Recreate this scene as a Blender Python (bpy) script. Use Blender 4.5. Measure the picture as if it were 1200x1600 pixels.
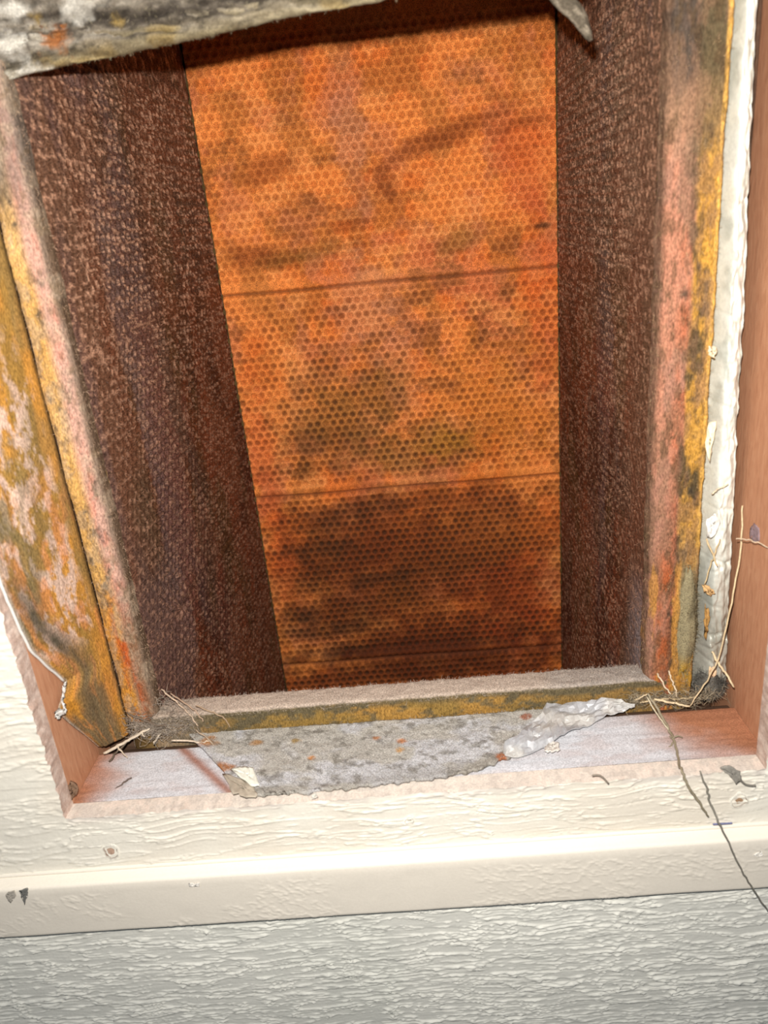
import bpy, math, random
import numpy as np
from mathutils import Matrix, Vector

scene = bpy.context.scene
for o in list(bpy.data.objects):
    bpy.data.objects.remove(o)
COL = scene.collection

# ------------------------------------------------------------------ camera
# world: X right along the wall, Y into the wall (siding face at Y = 0), Z up
FPX = 1200.0
CAM = np.array([0.0, -0.36, 0.0])
RX = np.array([0.9957, -0.0847, -0.0373])    # rows: world axes in camera (right, down, forward)
RY = np.array([0.0038, -0.3656, 0.9308])
RZ = np.array([-0.0924, -0.9269, -0.3637])
R = np.array([RX, RY, RZ])
right, down, fwd = R[:, 0], R[:, 1], R[:, 2]
cam_data = bpy.data.cameras.new('camera')
cam = bpy.data.objects.new('camera', cam_data)
COL.objects.link(cam)
M = Matrix(((right[0], -down[0], -fwd[0], CAM[0]),
            (right[1], -down[1], -fwd[1], CAM[1]),
            (right[2], -down[2], -fwd[2], CAM[2]),
            (0, 0, 0, 1)))
cam.matrix_world = M
cam_data.sensor_fit = 'VERTICAL'
cam_data.sensor_height = 24.0
cam_data.sensor_width = 18.0
cam_data.lens = 24.0 * FPX / 1600.0
cam_data.clip_start = 0.01
cam_data.dof.use_dof = True
cam_data.dof.focus_distance = 0.58
cam_data.dof.aperture_fstop = 5.5
scene.camera = cam

# ------------------------------------------------------------------ daylight + phone flash
world = bpy.data.worlds.new('daylight')
scene.world = world
world.use_nodes = True
wn = world.node_tree.nodes
wl = world.node_tree.links
bg = wn['Background']
tc = wn.new('ShaderNodeTexCoord')
sep = wn.new('ShaderNodeSeparateXYZ')
mr = wn.new('ShaderNodeMapRange')
mr.inputs[1].default_value = -0.25
mr.inputs[2].default_value = 0.45
wr = wn.new('ShaderNodeValToRGB')
wr.color_ramp.elements[0].color = (0.20, 0.20, 0.19, 1)
wr.color_ramp.elements[1].color = (0.66, 0.92, 1.20, 1)
wl.new(tc.outputs['Generated'], sep.inputs[0])
wl.new(sep.outputs['Z'], mr.inputs[0])
wl.new(mr.outputs[0], wr.inputs[0])
wl.new(wr.outputs[0], bg.inputs[0])
bg.inputs[1].default_value = 0.14

fl = bpy.data.lights.new('phone_flash', 'SPOT')
fl.energy = 18.8
fl.color = (1.0, 0.935, 0.86)
fl.spot_size = math.radians(174)
fl.spot_blend = 0.95
fl.shadow_soft_size = 0.0045
flash = bpy.data.objects.new('phone_flash', fl)
COL.objects.link(flash)
FLASH = CAM - down * 0.034 - right * 0.010
aim = np.array([-0.01, 0.37, -0.06])
flash.location = FLASH
flash.rotation_euler = Vector(aim - FLASH).to_track_quat('-Z', 'Y').to_euler()

vs = scene.view_settings
vs.view_transform = 'Standard'
vs.look = 'None'
vs.gamma = 1.0
vs.use_curve_mapping = False
vs.exposure = 0.0


# ------------------------------------------------------------------ helpers
def ray(x, y):
    return R @ np.array([(x - 600) / FPX, (y - 800) / FPX, 1.0])


def onY(x, y, Y):
    v = ray(x, y)
    return CAM + v * (Y - CAM[1]) / v[1]


def onZ(x, y, Z):
    v = ray(x, y)
    return CAM + v * (Z - CAM[2]) / v[2]


def onX(x, y, X):
    v = ray(x, y)
    return CAM + v * (X - CAM[0]) / v[0]


def lin(r, g, b):
    c = np.array([r, g, b]) / 255.0
    return np.where(c <= 0.04045, c / 12.92, ((c + 0.055) / 1.055) ** 2.4)


_tabs = {}


def vnoise(x, y, seed=0):
    if seed not in _tabs:
        _tabs[seed] = np.random.RandomState(seed + 11).rand(256, 256)
    t = _tabs[seed]
    xi = np.floor(x).astype(int)
    yi = np.floor(y).astype(int)
    xf = x - xi
    yf = y - yi
    u = xf * xf * xf * (xf * (xf * 6 - 15) + 10)
    v = yf * yf * yf * (yf * (yf * 6 - 15) + 10)
    a = t[xi & 255, yi & 255]
    b = t[(xi + 1) & 255, yi & 255]
    c = t[xi & 255, (yi + 1) & 255]
    d = t[(xi + 1) & 255, (yi + 1) & 255]
    return (a * (1 - u) + b * u) * (1 - v) + (c * (1 - u) + d * u) * v


def fbm(x, y, seed=0, octv=4, gain=0.5):
    s = 0
    a = 1.0
    tot = 0
    for i in range(octv):
        s = s + a * vnoise(x * 2 ** i + 17.3 * i, y * 2 ** i + 9.1 * i, seed + i)
        tot += a
        a *= gain
    return s / tot


def sst(a, b, x):
    t = np.clip((x - a) / (b - a), 0, 1)
    return t * t * (3 - 2 * t)


def mix(c, new, m):
    m = np.clip(m, 0, 1)[..., None]
    return c * (1 - m) + np.asarray(new) * m


def full(shape, c):
    return np.ones(shape + (3,)) * np.asarray(c)


ORG = {}     # world origin of each empty or mesh


def tag(o, label=None, cat=None, group=None, kind=None):
    if label:
        o['label'] = label
    if cat:
        o['category'] = cat
    if group:
        o['group'] = group
    if kind:
        o['kind'] = kind
    return o


def empty(name, loc):
    o = bpy.data.objects.new(name, None)
    o.empty_display_size = 0.05
    o.location = loc
    COL.objects.link(o)
    ORG[o.name] = np.array(loc, float)
    return o


def build(name, V, F, mat, parent=None, C=None, smooth=True):
    V = np.asarray(V, float)
    if parent is None:
        org = np.array([(V[:, 0].min() + V[:, 0].max()) / 2, (V[:, 1].min() + V[:, 1].max()) / 2, V[:, 2].min()])
        loc = org
    else:
        org = ORG[parent.name]
        loc = np.zeros(3)
    me = bpy.data.meshes.new(name)
    F = [np.asarray(f, dtype=np.int32) for f in F] if not isinstance(F, np.ndarray) else F
    me.vertices.add(len(V))
    me.vertices.foreach_set('co', (V - org).astype(np.float32).ravel())
    if isinstance(F, np.ndarray):
        nf, k = F.shape
        me.loops.add(nf * k)
        me.loops.foreach_set('vertex_index', F.astype(np.int32).ravel())
        me.polygons.add(nf)
        me.polygons.foreach_set('loop_start', np.arange(0, nf * k, k, dtype=np.int32))
    else:
        flat = np.concatenate(F)
        me.loops.add(len(flat))
        me.loops.foreach_set('vertex_index', flat)
        me.polygons.add(len(F))
        st = np.cumsum([0] + [len(f) for f in F[:-1]]).astype(np.int32)
        me.polygons.foreach_set('loop_start', st)
    me.update(calc_edges=True)
    me.validate()
    if C is not None:
        a = me.attributes.new('Col', 'FLOAT_COLOR', 'POINT')
        c4 = np.ones((len(V), 4), np.float32)
        c4[:, :3] = np.asarray(C).reshape(-1, 3)
        a.data.foreach_set('color', c4.ravel())
    if smooth:
        me.polygons.foreach_set('use_smooth', np.ones(len(me.polygons), bool))
    me.materials.append(mat)
    o = bpy.data.objects.new(name, me)
    o.location = loc
    COL.objects.link(o)
    if parent:
        o.parent = parent
    ORG[o.name] = org
    return o


def gfaces(n, m, off=0, flip=False):
    i = np.arange(n - 1)[:, None]
    j = np.arange(m - 1)[None, :]
    a = i * m + j + off
    q = np.stack([a, a + 1, a + m + 1, a + m], -1).reshape(-1, 4)
    return q[:, ::-1] if flip else q


def grid(name, P, mat, parent=None, C=None, flip=False):
    n, m = P.shape[:2]
    return build(name, P.reshape(-1, 3), gfaces(n, m, 0, flip), mat, parent,
                 None if C is None else C.reshape(-1, 3))


def sheet(name, P, th, mat, parent=None, C=None):
    """grid with real thickness: th is an offset vector (or array) to its back side"""
    n, m = P.shape[:2]
    B = P + th
    V = np.concatenate([P.reshape(-1, 3), B.reshape(-1, 3)])
    k = n * m
    F = [gfaces(n, m), gfaces(n, m, k, True)]
    idx = np.arange(k).reshape(n, m)
    loop = np.concatenate([idx[0, :-1], idx[:-1, -1], idx[-1, :0:-1], idx[:0:-1, 0]])
    nx = np.roll(loop, -1)
    F.append(np.stack([loop, loop + k, nx + k, nx], -1))
    C2 = None if C is None else np.concatenate([C.reshape(-1, 3)] * 2)
    return build(name, V, np.concatenate(F), mat, parent, C2)


def box_vf(x0, x1, y0, y1, z0, z1):
    V = np.array([[x, y, z] for x in (x0, x1) for y in (y0, y1) for z in (z0, z1)], float)
    F = np.array([[0, 1, 3, 2], [4, 6, 7, 5], [0, 4, 5, 1], [2, 3, 7, 6], [0, 2, 6, 4], [1, 5, 7, 3]])
    return V, F


def bar(name, b, mat, parent=None, bevel=0.0012):
    V, F = box_vf(*b)
    o = build(name, V, F, mat, parent, smooth=False)
    mod = o.modifiers.new('bevel', 'BEVEL')
    mod.width = bevel
    mod.segments = 2
    return o


def tube_vf(pts, rads, sides=6):
    pts = np.asarray(pts, float)
    n = len(pts)
    V = []
    t = np.gradient(pts, axis=0)
    t /= np.linalg.norm(t, axis=1)[:, None] + 1e-12
    up = np.array([0.3, 0.5, 0.81])
    for i in range(n):
        a = np.cross(t[i], up)
        a /= np.linalg.norm(a) + 1e-12
        b = np.cross(t[i], a)
        for k in range(sides):
            w = 2 * math.pi * k / sides
            V.append(pts[i] + rads[i] * (math.cos(w) * a + math.sin(w) * b))
    F = []
    for i in range(n - 1):
        for k in range(sides):
            k2 = (k + 1) % sides
            F.append([i * sides + k, i * sides + k2, (i + 1) * sides + k2, (i + 1) * sides + k])
    F.append(list(range(sides))[::-1])
    F.append([(n - 1) * sides + k for k in range(sides)])
    return np.array(V), F


def smooth_path(pts, n=5, seed=0, jit=0.0):
    pts = np.asarray(pts, float)
    rs = np.random.RandomState(seed)
    out = []
    k = len(pts)
    for i in range(k - 1):
        p0, p1, p2, p3 = pts[max(i - 1, 0)], pts[i], pts[i + 1], pts[min(i + 2, k - 1)]
        for s in range(n):
            t = s / n
            out.append(0.5 * ((2 * p1) + (-p0 + p2) * t + (2 * p0 - 5 * p1 + 4 * p2 - p3) * t * t + (-p0 + 3 * p1 - 3 * p2 + p3) * t ** 3))
    out.append(pts[-1])
    out = np.array(out)
    out[1:-1] += rs.randn(len(out) - 2, 3) * jit
    return out


def fibres(name, pts, dirs, lens, rad, mat, parent, seed=1, C=None):
    """short three-sided fibres, all in one mesh"""
    n = len(pts)
    rs = np.random.RandomState(seed)
    d = dirs / (np.linalg.norm(dirs, axis=1)[:, None] + 1e-9)
    a = np.cross(d, rs.randn(n, 3))
    a /= np.linalg.norm(a, axis=1)[:, None] + 1e-9
    b = np.cross(d, a)
    V = np.zeros((n, 9, 3))
    bend = rs.randn(n, 3) * lens[:, None] * 0.18
    for k in range(3):
        w = 2 * math.pi * k / 3
        off = rad * (math.cos(w) * a + math.sin(w) * b)
        V[:, k] = pts + off
        V[:, 3 + k] = pts + d * lens[:, None] * 0.5 + bend + off * 0.9
        V[:, 6 + k] = pts + d * lens[:, None] + off * 0.4
    q = []
    for s in (0, 3):
        for k in range(3):
            q.append([s + k, s + (k + 1) % 3, s + 3 + (k + 1) % 3, s + 3 + k])
    q = np.array(q)
    F = (np.arange(n)[:, None, None] * 9 + q[None]).reshape(-1, 4)
    C9 = None if C is None else np.repeat(C, 9, axis=0)
    o = build(name, V.reshape(-1, 3), F, mat, parent, C9)
    o['kind'] = 'stuff'
    return o


# ------------------------------------------------------------------ materials
def new_mat(name):
    m = bpy.data.materials.new(name)
    m.use_nodes = True
    return m, m.node_tree.nodes, m.node_tree.links, m.node_tree.nodes['Principled BSDF']


def vmat(name, rough=0.8, grain=900, amp=0.35, bump=0.3, bdist=0.0004, spec=0.3, metal=0.0, stretch=(1, 1, 1), sheen=0.0):
    """colour attribute x fine grain, fine bump"""
    m, n, l, p = new_mat(name)
    at = n.new('ShaderNodeAttribute')
    at.attribute_name = 'Col'
    t = n.new('ShaderNodeTexCoord')
    mp = n.new('ShaderNodeMapping')
    mp.inputs['Scale'].default_value = stretch
    nz = n.new('ShaderNodeTexNoise')
    nz.inputs['Scale'].default_value = grain
    nz.inputs['Detail'].default_value = 3
    nz.inputs['Roughness'].default_value = 0.65
    l.new(t.outputs['Object'], mp.inputs[0])
    l.new(mp.outputs[0], nz.inputs['Vector'])
    r = n.new('ShaderNodeMapRange')
    r.inputs[1].default_value = 0.3
    r.inputs[2].default_value = 0.7
    r.inputs[3].default_value = 1 - amp
    r.inputs[4].default_value = 1 + amp
    l.new(nz.outputs[0], r.inputs[0])
    mul = n.new('ShaderNodeVectorMath')
    mul.operation = 'SCALE'
    l.new(at.outputs['Color'], mul.inputs[0])
    l.new(r.outputs[0], mul.inputs['Scale'])
    l.new(mul.outputs[0], p.inputs['Base Color'])
    b = n.new('ShaderNodeBump')
    b.inputs['Strength'].default_value = bump
    b.inputs['Distance'].default_value = bdist
    l.new(nz.outputs[0], b.inputs['Height'])
    l.new(b.outputs[0], p.inputs['Normal'])
    p.inputs['Roughness'].default_value = rough
    p.inputs['Specular IOR Level'].default_value = spec
    p.inputs['Metallic'].default_value = metal
    if sheen:
        p.inputs['Sheen Weight'].default_value = sheen
    return m


def wood_mat(name, c0, c1, c2, stretch, scale=60):
    m, n, l, p = new_mat(name)
    t = n.new('ShaderNodeTexCoord')
    mp = n.new('ShaderNodeMapping')
    mp.inputs['Scale'].default_value = stretch
    nz = n.new('ShaderNodeTexNoise')
    nz.inputs['Scale'].default_value = scale
    nz.inputs['Detail'].default_value = 6
    nz.inputs['Roughness'].default_value = 0.6
    nz.inputs['Distortion'].default_value = 0.6
    l.new(t.outputs['Object'], mp.inputs[0])
    l.new(mp.outputs[0], nz.inputs['Vector'])
    cr = n.new('ShaderNodeValToRGB')
    e = cr.color_ramp.elements
    e[0].position = 0.28
    e[0].color = (*c0, 1)
    e[1].position = 0.75
    e[1].color = (*c2, 1)
    k = e.new(0.5)
    k.color = (*c1, 1)
    l.new(nz.outputs[0], cr.inputs[0])
    l.new(cr.outputs[0], p.inputs['Base Color'])
    b = n.new('ShaderNodeBump')
    b.inputs['Strength'].default_value = 0.4
    b.inputs['Distance'].default_value = 0.0008
    l.new(nz.outputs[0], b.inputs['Height'])
    l.new(b.outputs[0], p.inputs['Normal'])
    p.inputs['Roughness'].default_value = 0.75
    p.inputs['Specular IOR Level'].default_value = 0.25
    return m


M_paint = vmat('painted_siding', rough=0.6, grain=700, amp=0.03, bump=0.25, bdist=0.0003, spec=0.2)
M_liner = vmat('dimpled_liner', rough=0.8, grain=1200, amp=0.62, bump=0.6, bdist=0.0005, spec=0.25)
M_liner_side = vmat('dusty_dimpled_liner', rough=0.6, grain=1000, amp=0.85, bump=0.8, bdist=0.0008, spec=0.25, stretch=(1, 0.45, 1))
M_glass = vmat('fibreglass_cut_edge', rough=0.9, grain=1100, amp=0.5, bump=0.7, bdist=0.0008, spec=0.15, stretch=(1, 1, 0.45))
M_wool = vmat('grey_fibre_facing', rough=0.9, grain=1300, amp=0.5, bump=0.9, bdist=0.001, spec=0.15)
M_dust = vmat('dusty_wood', rough=0.9, grain=1300, amp=0.34, bump=0.6, bdist=0.0006, spec=0.15)
M_foil = vmat('dusty_foil', rough=0.38, grain=500, amp=0.10, bump=0.25, bdist=0.0005, spec=0.5, metal=0.15)
M_foil_matt = vmat('dusty_matt_foil', rough=0.5, grain=600, amp=0.12, bump=0.2, bdist=0.0004, spec=0.4, metal=0.15)
M_paper = vmat('torn_paper', rough=0.7, grain=900, amp=0.1, bump=0.3, spec=0.2)
M_straw = vmat('dry_straw', rough=0.6, grain=800, amp=0.2, bump=0.2, spec=0.3)
M_fuzz = vmat('fibre_fuzz', rough=0.4, grain=900, amp=0.1, bump=0.0, spec=0.6)
M_stud = wood_mat('stud_wood', lin(172, 120, 90), lin(188, 136, 104), lin(198, 150, 118), (2.6, 2.6, 0.5), 160)
M_dark = wood_mat('framing_wood', lin(64, 48, 38), lin(84, 64, 50), lin(100, 78, 62), (0.2, 1.5, 1.5), 90)

# ------------------------------------------------------------------ the setting: siding, trim, framing
HX0, HX1, HZ0, HZ1 = -0.2225, 0.1905, -0.3197, 0.155     # hole in the siding
TH = 0.0125


def axis_pts(*segs):
    out = []
    for a, b, s in segs:
        n = max(1, int(round((b - a) / s)))
        out.append(np.linspace(a, b, n + 1)[(1 if out else 0):])
    return np.concatenate(out)


def emboss(x, z, dense):
    """pressed wood-grain ridges, in metres"""
    w1 = fbm(x * 22, z * 22, 40, 2) - 0.5
    fx, fz = (20, 235) if not dense else (24, 290)
    n1 = fbm(x * fx + w1 * 1.2, z * fz + x * 2.0 + w1 * 3.0, 50, 3, 0.45)
    n2 = fbm(x * fx * 1.5 + 40, z * fz * 1.2 - x * 3 + w1 * 2.5, 60, 3, 0.45)
    r1 = np.exp(-((n1 - 0.5) / 0.034) ** 2)
    r2 = np.exp(-((n2 - 0.47) / 0.03) ** 2)
    br = sst(0.35, 0.62, fbm(x * 55, z * 130, 70, 2))
    bead = 0.35 + 1.3 * fbm(x * 300, z * 380, 80, 2)
    h = np.maximum(r1, 0.8 * r2 * (1 if dense else br)) * bead * (0.6 + 0.4 * br)
    st = np.clip(n1, 0, 1)
    return h * (0.0013 if dense else 0.0008) + 0.0005 * st + 0.00012 * (vnoise(x * 900, z * 900, 90) - 0.5)


def jag(t, s):
    return 0.0014 * (fbm(t * 160, np.zeros_like(t) + s, 100 + s, 3) - 0.5) * 2 + 0.0012 * (vnoise(t * 420, np.zeros_like(t), 110 + s) - 0.5)


C_SIDE = lin(236, 232, 220)
paintV, paintF, paintC = [], [], []


def siding_patch(xs, zs, dense=False, jl=None):
    X, Z = np.meshgrid(xs, zs, indexing='ij')
    Y = -emboss(X, Z, dense)
    if jl:
        side, k = jl
        on = (zs > HZ0 + 0.0004) & (zs < HZ1)
        if side == 'x1':
            X[-1, :] += jag(Z[-1, :], k) * on
        if side == 'x0':
            X[0, :] += jag(Z[0, :], k) * on
        if side == 'z1':
            Z[:, -1] += jag(X[:, -1], k) * 0.7
        if side == 'z0':
            Z[:, 0] += jag(X[:, 0], k)
    return np.stack([X, Y, Z], -1)


def add_patch(P, store):
    off = sum(len(v) for v in store[0])
    store[0].append(P.reshape(-1, 3))
    store[1].append(gfaces(P.shape[0], P.shape[1], off))


ZTOP_TRIM = -0.3605
up = ([], [])
pl = siding_patch(axis_pts((-0.62, -0.33, 0.0030), (-0.33, HX0, 0.0009)), axis_pts((ZTOP_TRIM, -0.15, 0.0008), (-0.15, 0.36, 0.0024)), jl=('x1', 1))
pb = siding_patch(axis_pts((HX0, HX1, 0.0007)), axis_pts((ZTOP_TRIM, HZ0, 0.0006)), jl=('z1', 2))
pr = siding_patch(axis_pts((HX1, 0.225, 0.0010), (0.225, 0.52, 0.0030)), axis_pts((ZTOP_TRIM, -0.15, 0.0009), (-0.15, 0.36, 0.0024)), jl=('x0', 3))
pt = siding_patch(axis_pts((HX0, HX1, 0.006)), axis_pts((HZ1, 0.36, 0.006)), jl=('z0', 4))
for P in (pl, pb, pr, pt):
    add_patch(P, up)
V = np.concatenate(up[0])
stain = fbm(V[:, 0] * 14, V[:, 2] * 14, 120, 3)
C = full((len(V),), C_SIDE)
C = mix(C, lin(226, 216, 200), sst(0.5, 0.75, stain) * 0.5)
# grey scuffing of the paint right beside the cut
rim = np.exp(-((V[:, 2] - HZ0) / 0.004) ** 2) * (V[:, 0] > HX0) * (V[:, 0] < HX1)
C = mix(C, lin(205, 195, 188), rim * sst(0.4, 0.6, fbm(V[:, 0] * 60, V[:, 2] * 60, 125, 2)) * 0.6)
wall = build('wall_front', V, np.concatenate(up[1]), M_paint, None, C)
tag(wall, 'cream embossed upper siding panel with the square hole cut through', kind='structure')

# cut edges of the siding round the hole (bare pinkish hardboard)
M_cut = vmat('hardboard_cut', rough=0.9, grain=900, amp=0.18, bump=0.4, bdist=0.0005, spec=0.15)


def cut_edge(front, axis, sign, seed):
    n = len(front)
    m = 9
    P = np.zeros((n, m, 3))
    t = np.linspace(0, 1, m)
    nz = fbm(np.arange(n)[:, None] * 0.10 + 0 * t[None], t[None] * 4 + 0 * np.arange(n)[:, None], 130 + seed, 3) - 0.5
    for j in range(m):
        P[:, j] = front
        P[:, j, 1] = front[:, 1] * (1 - t[j]) + TH * t[j]
        w = 1 - t[j] ** 0.5
        P[:, j, axis] = front[:, axis] * w + np.median(front[:, axis]) * (1 - w) + sign * nz[:, j] * 0.0002 * (1 if 0 < j else 0)
    P[:, 0] = front
    a = fbm(front[:, axis - 2 if axis == 2 else 2][:, None] * 240 + 0 * t[None], t[None] * 3 + 0 * front[:, :1], 140 + seed, 4, 0.6)
    Cc = full((n, m), lin(206, 184, 172) if axis == 0 else lin(220, 211, 200))
    Cc = mix(Cc, lin(178, 150, 134) if axis == 0 else lin(196, 186, 178), sst(0.45, 0.7, a) * 0.5)
    Cc = mix(Cc, lin(232, 216, 204), sst(0.55, 0.3, a) * 0.6)
    return P, Cc


ce = ([], [])
cc = []
for P0, ax, sg, sd in ((pl[-1, :], 0, 1, 1), (pb[:, -1], 2, 1, 2), (pr[0, :], 0, 1, 3), (pt[:, 0], 2, 1, 4)):
    if sd in (1, 3):
        P0 = P0[(P0[:, 2] >= HZ0 - 0.001) & (P0[:, 2] <= HZ1 + 0.001)]
    P, Cc = cut_edge(P0, ax, sg, sd)
    add_patch(P, ce)
    cc.append(Cc.reshape(-1, 3))
o = build('cut_edge', np.concatenate(ce[0]), np.concatenate(ce[1]), M_cut, wall, np.concatenate(cc))
o['label'] = 'pinkish ragged cut edge of the siding round the hole'

# lower siding panel
P = siding_patch(axis_pts((-0.62, -0.32, 0.0032), (-0.32, 0.218, 0.00078), (0.218, 0.52, 0.0032)),
                 axis_pts((-0.75, -0.55, 0.0030), (-0.55, -0.400, 0.00062)), dense=True)
P[..., 1] += -0.0015
Cl = full(P.shape[:2], lin(232, 232, 224))
Cl = mix(Cl, lin(214, 216, 208), sst(0.5, 0.75, fbm(P[..., 0] * 18, P[..., 2] * 18, 150, 3)) * 0.5)
lowp = grid('siding_panel', P, M_paint, wall, Cl)
lowp['label'] = 'strongly embossed lower siding panel below the trim band'

# trim band between the two panels
prof = [(0.004, -0.3588), (-0.0010, -0.3590), (-0.0016, -0.3596), (-0.0016, -0.3606), (-0.0010, -0.3611), (-0.0012, -0.3614),
        (-0.0070, -0.3622), (-0.0082, -0.3626), (-0.0090, -0.3634), (-0.0093, -0.3645), (-0.0095, -0.3680)]
prof += [(-0.0095, z) for z in np.linspace(-0.3690, -0.4000, 46)]
prof += [(-0.0094, -0.4012), (-0.0088, -0.4020), (-0.0075, -0.4024), (0.004, -0.4026)]
prof = np.array(prof)
xs = axis_pts((-0.62, -0.33, 0.006), (-0.33, 0.225, 0.0009), (0.225, 0.52, 0.006))
P = np.zeros((len(xs), len(prof), 3))
P[..., 0] = xs[:, None]
P[..., 1] = prof[None, :, 0]
P[..., 2] = prof[None, :, 1]
face = sst(-0.366, -0.372, P[..., 2])
nn = fbm(P[..., 0] * 190 + P[..., 2] * 120, P[..., 2] * 260, 160, 3)
area = sst(0.38, 0.6, fbm(P[..., 0] * 22, P[..., 2] * 40, 165, 3))
P[..., 1] -= face * (np.exp(-((nn - 0.5) / 0.05) ** 2) * 0.00035 * area + 0.0003 * (fbm(P[..., 0] * 60, P[..., 2] * 60, 168, 2) - 0.5))
P[..., 2] += (1 - face) * 0.0005 * (fbm(P[..., 0] * 45, P[..., 2] * 10, 169, 2) - 0.5)
Ct = full(P.shape[:2], lin(236, 229, 216))
trim = grid('trim_1', P, M_paint, None, Ct)
tag(trim, 'smooth cream trim band running between the two siding panels', kind='structure')

# framing round the hole
st_l = bar('wall_stud', (-0.2625, -0.2228, 0.0126, 0.105, -0.75, 0.36), M_stud)
tag(st_l, 'brown wooden stud behind the ragged left cut of the siding', 'wall stud', 'framing studs beside the hole')
st_r = bar('wall_stud.001', (0.1970, 0.2360, 0.0126, 0.105, -0.75, 0.36), M_stud)
tag(st_r, 'bare orange-brown wooden stud beside the bright foil strip', 'wall stud', 'framing studs beside the hole')
hd = bar('trim_2', (-0.2226, 0.1968, 0.0126, 0.060, 0.160, 0.199), M_dark)
tag(hd, 'wooden header across the top of the hole', kind='structure')

# sill with its dusty top
SZ = HZ0
xs = axis_pts((-0.2226, 0.1968, 0.0012))
ys = np.concatenate([np.linspace(0.0126, 0.0575, 40), [0.0583, 0.0585, 0.0585]])
X, Y = np.meshgrid(xs, ys, indexing='ij')
Z = np.full_like(X, SZ)
gr = fbm(X * 22, Y * 380, 170, 4)
Z += 0.0006 * (gr - 0.5) + 0.0003 * (fbm(X * 500, Y * 500, 175, 2) - 0.5)
Z[:, -2] -= 0.001
Z[:, -1] = -0.36
Cs = full(X.shape, lin(176, 122, 92))
Cs = mix(Cs, lin(156, 106, 80), sst(0.45, 0.7, gr) * 0.4)
wd = fbm(X * 25, Y * 40, 180, 4)
dust = sst(-0.222, -0.185, X + 0.03 * (wd - 0.5)) * (1 - sst(0.125, 0.185, X - 0.9 * (0.035 - Y) + 0.05 * (wd - 0.5)))
dust = dust * (0.86 + 0.2 * sst(0.3, 0.6, fbm(X * 60, Y * 160, 182, 3)))
Cs = mix(Cs, lin(208, 210, 216), dust)
# brown scrape between the flap and the bare left end
scr = np.exp(-((X + 0.150 + (Y - 0.04) * 0.9) / 0.0045) ** 2)
Cs = mix(Cs, lin(150, 84, 44), scr * sst(0.35, 0.6, wd) * 0.8)
P = np.stack([X, Y, Z], -1)
sill = grid('sill_plate', P, M_dust, None, Cs)
tag(sill, 'dusty wooden sill board along the bottom of the hole', 'sill')
Vb, Fb = box_vf(-0.2226, 0.1968, 0.0126, 0.0580, -0.359, SZ - 0.0016)
build('board', Vb, Fb, M_dark, sill, smooth=False)

bar('sill_gap_filler', (-0.2226, 0.1968, 0.0588, 0.0668, -0.46, -0.3235), M_dark, sill)  # added dark filler for the shaded gap, stops sky showing through
bar('side_gap_filler', (-0.2228, -0.2034, 0.0745, 0.0900, -0.75, 0.20), M_dark, st_l)  # added dark fillers beside the duct, keep sky out of both gaps
bar('side_gap_filler', (0.1785, 0.1970, 0.0930, 0.1040, -0.75, 0.20), M_dark, st_r)

# ------------------------------------------------------------------ the duct
duct = empty('air_duct', (0.0, 0.22, -0.75))
tag(duct, 'open fibreglass board air duct lined with dimpled orange-brown liner', 'air duct')
YF = 0.0676
YB = 0.37
HEXS, HEXR = 0.00775, 0.00670


def dimples(u, v):
    """hexagonal lattice of round dimples: distance to centre, random per dimple"""
    best = np.full(u.shape, 9.0)
    rnd = np.zeros(u.shape)
    r0 = np.floor(v / HEXR)
    tab = np.random.RandomState(5).rand(512, 512)
    for dr in (0, 1):
        row = (r0 + dr)
        off = (row % 2) * 0.5
        c = np.round(u / HEXS - off)
        cu = (c + off) * HEXS
        cv = row * HEXR
        d = np.hypot(u - cu, v - cv)
        m = d < best
        best = np.where(m, d, best)
        rr = tab[row.astype(int) & 511, c.astype(int) & 511]
        rnd = np.where(m, rr, rnd)
    return best, rnd


GROOVES = (-0.0600, -0.2592, -0.4575)


def liner_relief(u, z, depth=0.0019, seed=200, gk=1.0):
    wob = 0.0007 * (fbm(u * 50, z * 50, seed, 2) - 0.5)
    d, rnd = dimples(u + wob, z - wob)
    dim = 1 - sst(0.0012, 0.0036, d)
    amt = 0.55 + 0.6 * fbm(u * 30, z * 30, seed + 5, 3)
    g = np.zeros_like(u)
    lipg = np.zeros_like(u)
    for gz in GROOVES:
        gg = gz + 0.004 * (fbm(u * 7, u * 0, seed + 9, 2) - 0.5)
        g += np.exp(-((z - gg) / 0.0012) ** 2)
        lipg += 0.6 * np.exp(-((z - gg + 0.005) / 0.003) ** 2) + np.exp(-((z - gg - 0.006) / 0.0045) ** 2)
    flat = np.clip(1 - lipg * 0.85 - g, 0.05, 1)
    h = -depth * dim * amt * flat - gk * (0.0028 * g - 0.0012 * np.clip(lipg, 0, 1))
    h += 0.0022 * (fbm(u * 14, z * 14, seed + 12, 3) - 0.5)
    h += 0.0004 * (fbm(u * 600, z * 600, seed + 15, 2) - 0.5)
    return h, dim * flat, rnd, g


def blob(X, Z, x, y, rx, ry, ang=0.0, Y=YB, seed=0, rag=0.6):
    """ragged stain centred where pixel (x, y) meets the panel; radii in metres"""
    c = onY(x, y, Y)
    dx, dz = X - c[0], Z - c[2]
    ca, sa = math.cos(ang), math.sin(ang)
    a = (dx * ca + dz * sa) / rx
    b = (-dx * sa + dz * ca) / ry
    q = np.sqrt(a * a + b * b) + rag * 2.6 * (fbm(X * 60 + seed, Z * 60, 300 + seed % 7, 5, 0.62) - 0.5)
    return 1 - sst(0.25, 1.35, q)


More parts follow.
